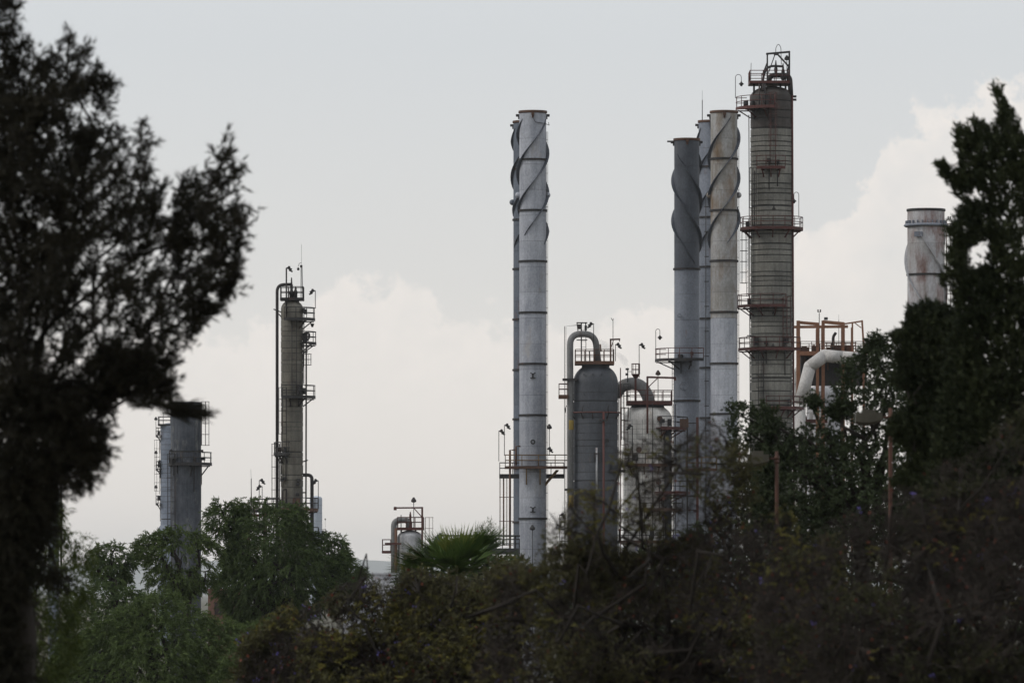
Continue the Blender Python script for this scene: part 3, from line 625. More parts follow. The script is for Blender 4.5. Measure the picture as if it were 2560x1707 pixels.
MB().lathe((x, y, 0), [(29 * s, 0), (29 * s, Z(1320, D)), (r - 0.05, Z(1311, D))], 36).build('skirt', HAZEBLUE, T)
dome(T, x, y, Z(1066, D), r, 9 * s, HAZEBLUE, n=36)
for py in (1088, 1172, 1258):
    platform(T, x, y, Z(py, D), r, 36 * s, 150, 215, STEEL, STEEL, brackets=2, h=1.2); lamp(T, 390, py, py - 40, D, -0.2, 'bulb')
ladder(T, X(399, D), D - 0.3, Z(1235, D), Z(1100, D), 185, STEEL, cagelow=0.5)
rect_platform(T, X(396, D), X(428, D), D - 1.5, D + 1.5, Z(1060, D), STEEL, STEEL, step=1.3)
MB().tube([W(408, 1060, D), W(408, 1030, D)], 0.05, 5).build('lightning_rod', STEEL, T)
D = 1900; s = S(D); cx = 790; x, y, r = X(cx, D), D, 15.5 * s
T = thing('far_column', 'faint pale blue column far off, peeking out beside the slim column', 'column', (x, y, 0), 'refinery columns')
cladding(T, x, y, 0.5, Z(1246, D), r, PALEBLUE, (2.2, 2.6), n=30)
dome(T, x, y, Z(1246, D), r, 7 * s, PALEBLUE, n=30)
platform(T, x, y, Z(1334, D), r, 25 * s, 290, 400, STEEL, STEEL, brackets=1, h=1.6)
lamp(T, 813, 1334, 1298, D, 0, 'bulb')
D = 650; s = S(D); cx = 134; x, y, r = X(cx, D), D, 14 * s
T = thing('edge_column', 'thin grey column with a riser pipe and tiny platform beside the dark needle tree', 'column', (x, y, 0), 'refinery columns')
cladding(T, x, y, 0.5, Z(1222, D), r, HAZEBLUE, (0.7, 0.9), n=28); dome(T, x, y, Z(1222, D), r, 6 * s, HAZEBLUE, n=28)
pipe(T, [W(153, 1480, D), W(153, 1212, D), W(140, 1205, D)], 0.12, PIPE_DARK, 'riser_pipe', 8, 0.3)
rect_platform(T, X(149, D), X(163, D), D - 0.6, D + 0.6, Z(1348, D), STEEL, STEEL, h=1.15, th=0.35, step=1)

# ------------------------------------------------------------------ small vessel by the palm
D = 590; s = S(D); cx = 1025; x, y, r = X(cx, D), D, 31.5 * s
T = thing('small_vessel', 'short pale domed vessel with red railings and crane arm, left of the palm', 'vessel', (x, y, 0), 'process vessels')
cladding(T, x, y, 0.5, Z(1342, D), r, WHITE2, (1.2, 1.5, 1.9), n=40, gap=0.03)
dome(T, x, y, Z(1342, D), r, 17 * s, WHITE2)
rect_platform(T, X(993, D), X(1060, D), D - 1.2, D + 1.2, Z(1318, D), REDST, REDST, h=1.05, step=0.9)
for px in (1003, 1039): MB().tube([W(px, 1323, D), W(px, 1336, D)], 0.1, 6).build('support_leg', STEEL, T)
pipe(T, [W(985, 1520, D, -0.6), W(985, 1301, D, -0.6), W(1023, 1299, D, -0.3), W(1023, 1326, D, -0.2)], 0.31, PIPE_GREY, 'overhead_pipe', 14, 0.6)
pipe(T, [W(990.5, 1520, D, -1.3), W(990.5, 1320, D, -1.2)], 0.16, RUSTST, 'riser_pipe', 8)
g = MB().bar(W(1056, 1368, D, -1.2), W(1056, 1268, D, -1.2), 0.20); g.bar(W(1058, 1269, D, -1.2), W(990, 1269.5, D, -1.2), 0.16); g.bar(W(1055, 1292, D, -1.2), W(1036, 1271, D, -1.2), 0.10); g.box(W(988.5, 1271, D, -1.2), (0.3, 0.3, 0.36)); g.build('davit_crane', REDST, T)
c = W(1026, 1318, D, -0.4); MB().lathe(c, [(0.2, 0), (0.2, 0.5), (0.12, 0.7), (0.12, 1.2), (0.05, 1.6), (0, 1.65)], 10).build('relief_valve', REDST, T)
MB().tube([W(1003, 1318, D, -1), W(1003, 1287, D, -1)], 0.05, 5).build('vent_pipe', STEEL, T)
lamp(T, 1034.5, 1318, 1252, D, -0.8, 'bulb')
rect_platform(T, X(955, D), X(978, D), D - 0.8, D + 0.8, Z(1376, D), REDST, REDST, h=1.15, step=0.6)
MB().bar(W(963, 1359, D, -1.5), W(1004, 1359, D, -1.5), 0.22).build('beam', REDST, T)
ladder(T, X(1063, D), D - 0.2, Z(1480, D), Z(1293, D), 0, REDST, cagelow=3.2, w=0.4)
for px, py in ((1029, 1388), (1026, 1375)): MB().box(W(px, py, D, -r - 0.1), (0.3, 0.2, 0.36)).build('nameplate_bracket', STEEL, T)

# ------------------------------------------------------------------ dark grey vessel with its arched pipe
D = 595; s = S(D); cx = 1489; x, y, r = X(cx, D), D, 56 * s
T = thing('dark_vessel', 'broad dark grey vessel under a great arched pipe, with a railed top deck', 'vessel', (x, y, 0), 'process vessels')
cladding(T, x, y, 0.5, Z(958, D), r, VES, (0.62, 0.72, 0.85, 1.0), n=48, gap=0.04)
MB().lathe((x, y, Z(958, D)), [(r, -0.1)] + [(r * (0.30 + 0.70 * math.cos(t)), 44 * s * math.sin(t)) for t in np.linspace(0, math.pi / 2, 10)] + [(r * 0.30, 46 * s)], 48).build('dome', VES, T)
MB().lathe((x, y, Z(916, D)), [(r * 0.62, -0.2), (r * 0.62, 0.15), (r * 0.5, 0.2)], 40).build('dome_collar', VES, T)
pipe(T, [W(1426, 1500, D, -1.2), W(1425, 836, D, -1.2), W(1487, 836, D, -0.9), W(1496, 910, D, -0.3)], 0.335, PIPE_GREY, 'arched_pipe', 18, 1.15)
tp = rect_platform(T, X(1437, D), X(1535, D), D - 2.0, D + 2.0, Z(904, D), RUSTST, RUSTST, h=1.2, step=1.0, th=0.34)
ladder(T, X(1459, D), D - 0.6, Z(904, D), Z(812, D), 270, STEEL, cage=False, w=0.46)
g = MB().bar(W(1453, 904, D, -1), W(1453, 807, D, -1), 0.13); g.bar(W(1441, 808, D, -1), W(1468, 808, D, -1), 0.12); g.bar(W(1464, 830, D, -1), W(1464, 808, D, -1), 0.12); g.bar(W(1445, 830, D, -1), W(1442, 808, D, -1), 0.1); g.bar(W(1441, 851, D, -1), W(1468, 851, D, -1), 0.1); g.build('pipe_frame', STEEL, T)
for px, py, k in ((1447, 818, 0.36), (1464, 821, 0.26)): MB().box(W(px, py, D, -1.1), (k, 0.4, 0.5)).build('valve_box', STEEL, T)
pipe(T, [W(1411, 1420, D, -1.2), W(1411, 817, D, -1.2), W(1444, 814, D, -1.2)], 0.035, STEEL, 'instrument_line', 5)
pipe(T, [W(1414.5, 1420, D, -1.2), W(1414.5, 818, D, -1.2)], 0.025, STEEL, 'instrument_line', 5)
lamp(T, 1483.5, 904, 811, D, -1.6, 'flood', -1)
g = MB().bar(W(1526, 904, D, -1.2), W(1526, 849, D, -1.2), 0.17); g.bar(W(1524, 850, D, -1.2), W(1550, 849, D, -1.2), 0.17); g.bar(W(1528, 868, D, -1.2), W(1533, 852, D, -1.2), 0.08); g.bar(W(1548, 850, D, -1.2), W(1548, 855, D, -1.2), 0.1); g.build('davit_crane', RUSTST, T)
g = MB().tube([W(1532, 904, D, -1), W(1532, 800, D, -1)], 0.035, 5); g.bar(W(1532, 803, D, -1), W(1527, 796, D, -1), 0.06); g.bar(W(1532, 803, D, -1), W(1533, 797, D, -1), 0.05); g.build('wind_vane', STEEL, T)
lamp(T, 1538, 904, 862, D, -1.3, 'flood', 1)
pipe(T, [W(1474, 904, D, -1.8), W(1473, 880, D, -1.8)], 0.07, STEEL, 'vent_pipe', 6); pipe(T, [W(1500, 862, D, -1.2), W(1502, 880, D, -1.6)], 0.08, RUSTST, 'vent_pipe', 6)
rect_platform(T, X(1396, D), X(1420, D), D - 1.8, D - 0.4, Z(988, D), RUSTST, REDST, h=1.15, th=0.4, step=1)
MB().box(W(1424, 950, D, -1.3), (1.5, 0.9, 0.24)).build('pipe_clamp', STEEL, T); MB().box(W(1430, 1224, D, -1.3), (1.6, 0.9, 0.22)).build('pipe_clamp', STEEL, T)
for py, hh in ((1063, 24), (1253, 30)): MB().lathe((X(1426, D), D - 1.2, Z(py + hh / 2, D)), [(0.34, 0), (0.345, 0.01), (0.345, hh * s)], 18).build('yellow_band', YELLOW, T)
g = MB().tube(arc(x, y, Z(1032, D), r + 0.35, 182, 358, 22), 0.08, 6); g.build('red_ring_pipe', REDST, T)
for a in (200, 235, 262, 300, 335):
    c, sn = math.cos(math.radians(a)), math.sin(math.radians(a)); MB().bar((x + (r + 0.35) * c, y + (r + 0.35) * sn, Z(1033, D)), (x + r * c, y + r * sn, Z(1048, D)), 0.09).build('ring_bracket', STEEL, T)
for px in (1414, 1456, 1520):
    q = -math.sqrt(max(0.1, (r + 0.35) ** 2 - ((px - cx) * s) ** 2)); pipe(T, [W(px, 1032, D, q), W(px - 1, 1022, D, q), W(px + 2, 1014, D, q)], 0.05, STEEL, 'spray_nozzle', 5, 0.1)
pipe(T, [W(1508, 1032, D, -2.6), W(1508.5, 1500, D, -2.6)], 0.13, REDST, 'red_downpipe', 8)
g = MB().box(W(1508, 1052, D, -2.7), (0.9, 0.25, 0.16)); g.build('valve_handle', STEEL, T)
pipe(T, [W(1491, 1225, D, -2.55), W(1491, 1120, D, -2.55)], 0.115, WHITE2, 'white_pipe', 8); g = MB().box(W(1491, 1135, D, -2.6), (0.6, 0.25, 0.12)); g.box(W(1485, 1146, D, -2.6), (0.12, 0.2, 0.8)); g.box(W(1497, 1146, D, -2.6), (0.12, 0.2, 0.8)); g.build('pipe_clip', STEEL, T)
c = W(1540, 1165, D, -1.2); g = MB().tube([(c[0] - 0.6, c[1], c[2]), (c[0] + 0.35, c[1], c[2])], 0.75, 20); g.build('side_nozzle', VES, T)
MB().box(W(1542, 1178, D, -1.6), (1.7, 0.8, 0.28)).build('nozzle_shelf', STEEL, T)
for px in (1547, 1551): pipe(T, [W(px, 1420, D, -0.4), W(px, 920 if px > 1548 else 960, D, -0.4)], 0.06, REDST if px > 1548 else STEEL, 'riser_pipe', 6)
ladder(T, X(1556, D), D - 1.0, Z(1100, D), Z(960, D), 330, STEEL, cage=True, w=0.45)
for i, px in enumerate((1460, 1481, 1503)):
    q = -math.sqrt(r ** 2 - ((px - cx) * s) ** 2) - 0.02
    c = W(px, 938, D, q * 0.99); MB().box(c, (0.2, 0.1, 0.2)).build('lifting_lug', VES, T); MB().box(W(px, 986, D, q), (0.16, 0.1, 0.16)).build('lifting_lug', VES, T)
MB().box(W(1515, 1103, D, -2.5), (0.5, 0.3, 0.35)).build('valve_box', STEEL, T)

# ------------------------------------------------------------------ white panelled vessel with red deck
D = 603; s = S(D); cx = 1619; x, y, r = X(cx, D), D, 61 * s
T = thing('white_vessel', 'stained white panelled vessel with a red deck and crane on its dome', 'vessel', (x, y, 0), 'process vessels')
MB().lathe((x, y, 0), [(r - 0.035, 0), (r - 0.035, Z(1048, D))], 48).build('shell_core', PIPE_GREY, T)
ph = 12.6 * s; na = 14; wa = 190.0 / na
pm = [with_mat(MB().lathe((0, 0, 0), [(r - 0.03, 0), (r + e, 0.01), (r + e, ph - 0.035), (r - 0.03, ph - 0.025)], 3, -wa / 2 + 0.4, wa / 2 - 0.4, True, split=True).mesh('panel'), WHITE) for e in (0.0, 0.012)]
for i in range(21):
    for k in range(na): piece('panel', pm[(i + k) % 2], T, (0, 0, Z(1048, D) - ph * (i + 1)), (0, 0, math.radians(175 + wa * (k + 0.5))))
MB().lathe((x, y, 0), [(r - 0.02, 0), (r - 0.02, Z(1048, D) - ph * 21)], 48).build('lower_shell', WHITE, T)
MB().lathe((x, y, Z(1048, D)), [(r, -0.05)] + [(r * (0.25 + 0.75 * math.cos(t)), 36 * s * math.sin(t)) for t in np.linspace(0, math.pi / 2, 10)], 48).build('dome', WHITE, T)
MB().lathe((x, y, Z(1016, D)), [(r * 0.72, -0.25), (r * 0.66, 0.1), (r * 0.5, 0.12)], 40).build('dome_collar', VES, T)
rect_platform(T, X(1566, D), X(1680, D), D - 2.2, D + 2.2, Z(1003, D), REDST, REDST, h=1.1, step=0.95, th=0.42)
pipe(T, [W(1540, 985, D, 1.0), W(1556, 962, D, 0.4), W(1585, 957, D, 0.0), W(1606, 966, D, -0.4), W(1619, 990, D, -0.5), W(1624, 1012, D, -0.5)], 0.64, PIPE_GREY, 'elbow_pipe', 20, 1.0)
g = MB().bar(W(1617, 1085, D, -2.75), W(1617, 943, D, -2.75), 0.21); g.bar(W(1615, 945, D, -2.75), W(1688, 947, D, -2.75), 0.2); g.bar(W(1619, 970, D, -2.75), W(1642, 948, D, -2.75), 0.10); g.box(W(1686, 950, D, -2.75), (0.24, 0.2, 0.3)); g.build('davit_crane', REDST, T)
MB().bar(W(1588, 1003, D, -1.6), W(1588, 938, D, -1.6), 0.22).build('basket_post', REDST, T)
g = MB(); c = (X(1588.5, D), D - 1.6)
for zz in (911, 925, 937): g.tube(arc(c[0], c[1], Z(zz, D), 0.42, 0, 360, 12), 0.045, 5)
for i in range(8):
    a = i * math.pi / 4; g.tube([(c[0] + 0.42 * math.cos(a), c[1] + 0.42 * math.sin(a), Z(937, D)), (c[0] + 0.42 * math.cos(a), c[1] + 0.42 * math.sin(a), Z(910, D))], 0.035, 5)
g.lathe((c[0], c[1], Z(937, D)), [(0.45, 0), (0.2, -0.4), (0, -0.4)], 12); g.build('crow_basket', REDST, T)
lamp(T, 1597, 945, 863, D, -1.6, 'flood', 1); lamp(T, 1644, 1003, 936, D, -1.8, 'bulb')
g = MB().tube([W(1569, 956, D, -0.4), W(1569, 920, D, -0.4)], 0.06, 6); g.box(W(1568, 923, D, -0.4), (0.35, 0.25, 0.2)); g.box(W(1567, 936, D, -0.4), (0.3, 0.25, 0.25)); g.bar(W(1569, 929, D, -0.4), W(1580, 929, D, -0.4), 0.05); g.build('valve_stem', STEEL, T)
platform(T, x, y, Z(1070, D), r, 101 * s, 288, 352, REDST, STEEL, brackets=3)
platform(T, x, y, Z(1161, D), r, 78 * s, 214, 340, RUSTST, STEEL, brackets=4)
platform(T, x, y, Z(1230, D), r, 108 * s, 285, 350, REDST, STEEL, brackets=3)
platform(T, x, y, Z(1272, D), r, 90 * s, 255, 345, RUSTST, STEEL, brackets=3)
platform(T, x, y, Z(1352, D), r, 84 * s, 190, 340, RUSTST, STEEL, brackets=3)
pipe(T, [W(1668, 1420, D, -2.2), W(1668, 1075, D, -2.2)], 0.36, VES, 'side_pipe', 14)
for px in (1684, 1688): pipe(T, [W(px, 1420, D, -0.3), W(px, 1010, D, -0.3)], 0.05, STEEL, 'riser_pipe', 6)
pipe(T, [W(1630, 1400, D, -2.75), W(1630, 1010, D, -2.7)], 0.045, STEEL, 'instrument_line', 5)
lamp(T, 1580, 1161, 1066, D, -2.6, 'flood', -1)
ladder(T, X(1566, D), D - 1.4, Z(1160, D), Z(1020, D), 235, REDST, cage=True, w=0.45)
for px, py in ((1596, 1125), (1648, 1048), (1645, 1205)):
    q = -math.sqrt(r ** 2 - ((px - cx) * s) ** 2); c = W(px, py, D, q); MB().tube([(c[0], c[1] - 0.25, c[2]), (c[0], c[1] + 0.1, c[2])], 0.3, 14).build('manway', RUSTST, T)
T3 = thing('stair_tower', 'narrow rusty red ladder tower between the white vessel and the sooty stack', 'structure', (X(1733, 600), 600, 0), None)
for px in (1716, 1741):
    for dy in (-3.4, -2.4): MB().bar((X(px, 600), 600 + dy, 0), W(px, 1045, 600, dy), 0.24 if px > 1730 else 0.12).build('post', REDST if px > 1730 else STEEL, T3)
for py in range(1060, 1400, 36): MB().bar(W(1716, py, 600, -3.4), W(1741, py, 600, -3.4), 0.09).build('rung', STEEL, T3)
rect_platform(T3, X(1712, 600), X(1790, 600), 596.2, 597.8, Z(1172, 600), RUSTST, YELST, step=1.4)
MB().box(W(1708, 1060, 600, -3.4), (0.9, 0.6, 0.9)).build('winch_box', RUSTST, T3)

# ------------------------------------------------------------------ orange steel frame, white duct and equipment right of the tallest column
D = 640; s = S(D)
T = thing('orange_frame', 'orange steel crane frame with railed deck beside the tallest column', 'structure', (X(2065, D), D, 0))
for px, y0, w in ((1994, 803, 9), (2042, 812, 7), (2056, 803, 8), (2106, 808, 8), (2129, 808, 4)):
    MB().bar((X(px, D), D - 1.5, 0), W(px, y0, D, -1.5), w * s).build('post', ORANGE, T)
    MB().bar((X(px + 3, D), D + 2.5, 0), W(px + 3, y0 + 8, D, 2.5), w * s * 0.8).build('post', ORANGE, T)
MB().bar((X(2158, D), D - 1.5, 0), W(2157, 880, D, -1.5), 6 * s).build('post', ORANGE, T)
for a, b, w in (((1990, 807), (2046, 812), 10), ((2055, 806), (2108, 811), 11), ((1984, 819), (2118, 818), 9), ((2104, 812), (2155, 804), 5), ((2153, 802), (2158, 882), 6), ((2134, 808), (2151, 821), 3)):
    MB().bar(W(*a, D, -1.5), W(*b, D, -1.5), w * s * 0.75).build('beam', ORANGE, T)
for px in (1994, 2056, 2106): MB().bar(W(px, 812, D, -1.5), W(px + 3, 818, D, 2.5), 0.25).build('beam', ORANGE, T)
rect_platform(T, X(1998, D), X(2165, D), D - 2.2, D + 3.5, Z(880, D), ORANGE, RUSTST, h=1.1, th=0.45, step=1.25)
g = MB()
for py in (872, 864, 857): g.tube([W(2062, py, D, -0.5), W(2140, py, D, -0.5)], 0.05, 5)
for px in range(2066, 2140, 12): g.tube([W(px, 880, D, -0.5), W(px, 857, D, -0.5)], 0.05, 5)
g.build('inner_railing', RUSTST, T)
for px, py, d3 in ((2010, 874, (1.0, 0.8, 0.5)), (2034, 873, (0.5, 0.6, 0.7)), (2090, 874, (2.2, 0.9, 0.5)), (2118, 873, (1.4, 0.9, 0.6))):
    c = W(px, py, D, -0.3); g = MB().box(c, d3); g.tube([(c[0] - d3[0] * 0.3, c[1] - 0.1, c[2] + d3[2] * 0.45), (c[0] + d3[0] * 0.3, c[1] - 0.1, c[2] + d3[2] * 0.45)], d3[2] * 0.3, 8); g.build('machine', RUSTST, T)
pipe(T, [W(2082, 878, D, -0.8), W(2082, 842, D, -0.8), W(2089, 832, D, -0.8)], 0.17, PIPE_DARK, 'exhaust_pipe', 10, 0.25)
g = MB().tube([W(2048, 880, D), W(2048, 782, D)], 0.05, 5); g.bar(W(2044, 780, D), W(2052, 780, D), 0.06); g.box(W(2045, 777, D), (0.14, 0.14, 0.3)); g.box(W(2051, 777, D), (0.14, 0.14, 0.3)); g.build('lamp_pole', STEEL, T)
g = MB().tube([W(2097, 880, D), W(2097, 800, D)], 0.035, 5); g.tube([W(2097, 800, D), W(2097, 786, D)], 0.018, 4); g.build('antenna_mast', STEEL, T)
MB().box(W(2063, 798, D, -1.5), (0.4, 0.4, 0.3)).build('hoist', STEEL, T)
MB().box(W(2085, 924, D, 2.0), (165 * s, 3.0, 76 * s)).build('lower_deck', STEEL, T)
for px in (2012, 2024, 2036, 2070): MB().bar(W(px, 884, D, 0.3), W(px, 925, D, 0.3), 0.16).build('rib', RUSTST, T)
T = thing('white_duct', 'fat white mitred duct bending down under the orange frame', 'duct', (X(2020, D - 4), D - 4, 0))
def seg(a, b, r): MB().tube([W(*a, D, -4), W(*b, D, -4)], r, 20).build('duct_segment', DUCTW, T)
cl = [(2150, 901), (2100, 897), (2056, 893), (2020, 920), (1996, 1012), (1992, 1500)]
for a, b, r in zip(cl, cl[1:], (0.72, 0.72, 0.72, 0.70, 0.62)): seg(a, b, r)
for p in cl[1:4]:
    q = W(*p, D, -4); MB().lathe((q[0], q[1], q[2] - 0.72), [(0.72 * math.sin(u), 0.72 - 0.72 * math.cos(u)) for u in np.linspace(0, math.pi, 9)], 18).build('mitre_joint', DUCTW, T)
D = 650; s = S(D)
T = thing('pale_vessel', 'pale narrow vessel squeezed between the tallest column and the white duct', 'vessel', (X(1999, D), D, 0), 'process vessels')
MB().lathe((X(1999, D), D, 0), [(14 * s, 0), (14 * s, Z(926, D)), (10 * s, Z(918, D)), (4 * s, Z(915, D)), (0, Z(914, D))], 28).build('shell', DUCTW, T)
for py in (960, 1010): MB().lathe((X(1999, D), D, Z(py, D)), [(14 * s, -0.06), (14.8 * s, -0.06), (14.8 * s, 0.06), (14 * s, 0.06)], 28, smooth=False).build('band', WHITE2, T)
ladder(T, X(1997, D), D - 0.75, Z(1060, D), Z(930, D), 270, REDST, cage=True, w=0.45)
T = thing('grey_vessel', 'pale grey round tank below the white duct, mostly behind the leafy tree', 'vessel', (X(2064, D), D + 3, 0), 'process vessels')
MB().lathe((X(2064, D), D + 3, 0), [(44 * s, 0), (44 * s, Z(985, D)), (38 * s, Z(968, D)), (16 * s, Z(960, D)), (9 * s, Z(958, D)), (9 * s, Z(920, D)), (0, Z(919, D))], 40).build('shell', WHITE2, T)
for py in (935, 1000, 1030): MB().lathe((X(2064, D), D + 3, Z(py, D)), [((9 if py < 950 else 44) * s, -0.06), ((9.8 if py < 950 else 44.6) * s, -0.06), ((9.8 if py < 950 else 44.6) * s, 0.06), ((9 if py < 950 else 44) * s, 0.06)], 40, smooth=False).build('band', PIPE_GREY, T)
T = thing('process_block', 'low red and white equipment block at the foot of the tallest column', 'structure', (X(2030, D), D, 0))
for px, w in ((1988, 8), (2008, 10), (2050, 10)): MB().bar((X(px, D), D - 5, 0), W(px, 1045, D, -5), w * s * 0.7).build('post', REDST, T)
MB().box(W(2020, 1056, D, -5.2), (84 * s, 0.5, 9 * s)).build('beam', REDST, T)
for px, w in ((2008, 8), (2023, 10), (2044, 12), (2062, 8)): MB().lathe((X(px, D), D - 4, 0), [(w * s * 0.5, 0), (w * s * 0.5, Z(1036 + px % 7, D)), (0, Z(1030 + px % 7, D))], 16).build('pipe_bank', DUCTW, T)

# ------------------------------------------------------------------ low plant: pipe rack, warehouse, brick building, street lamps
D = 570; s = S(D)
T = thing('pipe_rack', 'low steel pipe rack with a green box and one long pipe behind the palm', 'pipe rack', (X(1190, D), D, 0))
MB().tube([W(1092, 1338, D), W(1300, 1339, D)], 0.09, 8).build('pipe', STEEL, T)
MB().box(W(1096, 1357, D, -0.4), (0.75, 0.8, 34 * s)).build('cabinet', GREENBOX, T); MB().box(W(1101, 1338, D), (0.3, 0.3, 0.5)).build('valve_box', GREENBOX, T)
for px in (1104, 1150, 1195, 1240, 1288): MB().bar((X(px, D), D + 0.2, 0), W(px, 1338, D, 0.2), 0.16).build('post', STEEL, T)
rect_platform(T, X(1212, D), X(1300, D), D - 1, D + 1.5, Z(1370, D), STEEL, STEEL, th=0.6, h=0.9, step=1.5)
D = 545; s = S(D)
T = thing('warehouse', 'white flat-roofed shed wall glimpsed through the bushes', 'building', (X(925, D), D, 0))
MB().box((X(925, D), D + 6, Z(1434, D) / 2), (135 * s, 12, Z(1434, D))).build('wall', WALLW, T)
MB().box((X(925, D), D + 6, Z(1433, D)), (138 * s, 12.3, 0.16)).build('roof_edge', WALLW, T)
for px in range(868, 985, 13): MB().box((X(px, D), D - 0.03, Z(1434, D) / 2), (0.07, 0.06, Z(1436, D))).build('wall_rib', WALLW, T)
D = 420; s = S(D)
T = thing('brick_building', 'terracotta building showing in patches through the pepper trees', 'building', (X(560, D), D, 0))
MB().box((X(560, D), D + 4, Z(1475, D) / 2), (80 * s, 8, Z(1475, D))).build('wall', BRICKM, T)
MB().box((X(560, D), D + 4, Z(1474, D)), (84 * s, 8.4, 0.2)).build('roof_edge', BRICKM, T)
for px in (545, 575):
    w = MB().box((X(px, D), D - 0.04, Z(1520, D)), (0.5, 0.1, 0.9)).build('window', STEEL, T)
def street_lamp(label, px, y0, D, hx0, hx1, hy, rr):
    s = S(D); x = X(px, D); T = thing('street_lamp', label, 'street lamp', (x, D, 0), 'rusty street lamps')
    MB().tube([(x, D, 0), (x, D, Z(y0 + 60, D)), (x, D, Z(y0, D))], [rr * 1.3, rr, rr * 0.9], 10).build('pole', POLEM, T)
    MB().tube([(x, D, Z(hy - 2, D)), (X(hx1 - 2, D), D, Z(hy - 2, D))], rr * 0.55, 8).build('arm', POLEM, T)
    for k in (0, 1): MB().lathe((x, D, Z(hy + 10 * k - 4, D)), [(rr, -0.03), (rr * 1.35, -0.03), (rr * 1.35, 0.03), (rr, 0.03)], 10).build('clamp', POLEM, T)
    L = (hx1 - hx0) * s; x0, x1 = X(hx0, D), X(hx1, D); zc = Z(hy, D); hw = 0.13; g = MB(); vs = []; n = 10
    for i in range(n + 1):
        u = i / n; xx = x0 + (x1 - x0) * u; tp = 0.85 + 0.15 * min(1, u * 6, (1 - u) * 6)
        low = -0.10 * math.sin(math.pi * min(1, 0.25 + 0.7 * u)) - 0.03
        for yy, zz in ((-hw * tp, 0.09), (hw * tp, 0.09), (hw * tp * 0.9, low * 0.6), (hw * tp * 0.4, low), (-hw * tp * 0.4, low), (-hw * tp * 0.9, low * 0.6)): vs.append((xx, D + yy, zc + zz))
    g.add(vs, [(6 * i + j, 6 * i + (j + 1) % 6, 6 * i + 6 + (j + 1) % 6, 6 * i + 6 + j) for i in range(n) for j in range(6)] + [tuple(range(6)), tuple(6 * n + j for j in range(6))[::-1]], False)
    h = g.build('lamp_head', LAMPM, T)
    MB().box(((x0 + x1) / 2, D, zc + 0.12), (L * 0.5, hw * 1.3, 0.06)).build('cover', LAMPM, h)
street_lamp('taller rusty street lamp with a flat beige head in front of the leafy tree', 2226, 1020, 100, 2138, 2206, 1045, 0.037)
street_lamp('shorter rusty street lamp with its beige head lost in the twigs near the tallest column', 1942, 1128, 102, 1868, 1922, 1148, 0.034)

# a wisp of grey smoke drifting past the dark vessel
def wisp(label, pts, rad, D):
    P = [W(*p, D, 6) for p in pts]; o = MB().tube(P, rad, 12).build('smoke', gm, None, P[0])
    m = bpy.data.materials.new('smoke_wisp'); m.use_nodes = True; t = m.node_tree; t.nodes.clear()
    mo = t.nodes.new('ShaderNodeOutputMaterial'); v = t.nodes.new('ShaderNodeVolumePrincipled'); v.inputs['Color'].default_value = (0.34, 0.38, 0.44, 1)
    n = t.nodes.new('ShaderNodeTexNoise'); n.inputs['Scale'].default_value = 1.1; n.inputs['Detail'].default_value = 3
    gg = t.nodes.new('ShaderNodeNewGeometry'); t.links.new(gg.outputs['Position'], n.inputs['Vector'])
    mm = t.nodes.new('ShaderNodeMath'); mm.operation = 'MULTIPLY_ADD'; t.links.new(n.outputs[0], mm.inputs[0]); mm.inputs[1].default_value = 1.6; mm.inputs[2].default_value = -0.55
    mm.use_clamp = True; t.links.new(mm.outputs[0], v.inputs['Density']); t.links.new(v.outputs[0], mo.inputs['Volume'])
    o.data.materials.clear(); o.data.materials.append(m); setting(o, 'stuff'); o['label'] = label; o['category'] = 'smoke'
wisp('faint grey wisp of smoke beside the arched pipe', [(1490, 842), (1502, 849), (1514, 857), (1526, 868), (1534, 878)], [0.12, 0.4, 0.5, 0.4, 0.1], 600)
wisp('darker curl of smoke hanging over the elbow pipe', [(1541, 874), (1549, 881), (1557, 889), (1565, 899), (1571, 912)], [0.1, 0.28, 0.42, 0.4, 0.12], 600)

# ------------------------------------------------------------------ vegetation
def hash3(i, j, k, seed):
    n = (i * 374761393 + j * 668265263 + k * 2147483647 + seed * 144665) & 0x7fffffff
    n = ((n ^ (n >> 13)) * 1274126177) & 0x7fffffff
    return ((n ^ (n >> 16)) & 0xffff) / 65535.0
def vnoise(P, scale, seed):
    Q = P * scale + 1000.0; I = np.floor(Q).astype(np.int64); F = Q - I; F = F * F * (3 - 2 * F); r = 0
    for a in (0, 1):
        for b in (0, 1):
            for c in (0, 1):
                w = (F[:, 0] if a else 1 - F[:, 0]) * (F[:, 1] if b else 1 - F[:, 1]) * (F[:, 2] if c else 1 - F[:, 2])
                r = r + w * hash3(I[:, 0] + a, I[:, 1] + b, I[:, 2] + c, seed)
    return r
def inside(x, y, poly):
    c = np.zeros(len(x), bool); n = len(poly)
    for i in range(n):
        (x0, y0), (x1, y1) = poly[i], poly[(i + 1) % n]
        if y0 == y1: continue
        c ^= ((y0 > y) != (y1 > y)) & (x < (x1 - x0) * (y - y0) / (y1 - y0) + x0)
    return c
def edge_dist(x, y, poly):
    d = np.full(len(x), 1e9); n = len(poly)
    for i in range(n):
        a, b = np.array(poly[i], float), np.array(poly[(i + 1) % n], float); ab = b - a; L = (ab * ab).sum() + 1e-9
        t = np.clip(((x - a[0]) * ab[0] + (y - a[1]) * ab[1]) / L, 0, 1)
        d = np.minimum(d, np.hypot(x - a[0] - t * ab[0], y - a[1] - t * ab[1]))
    return d
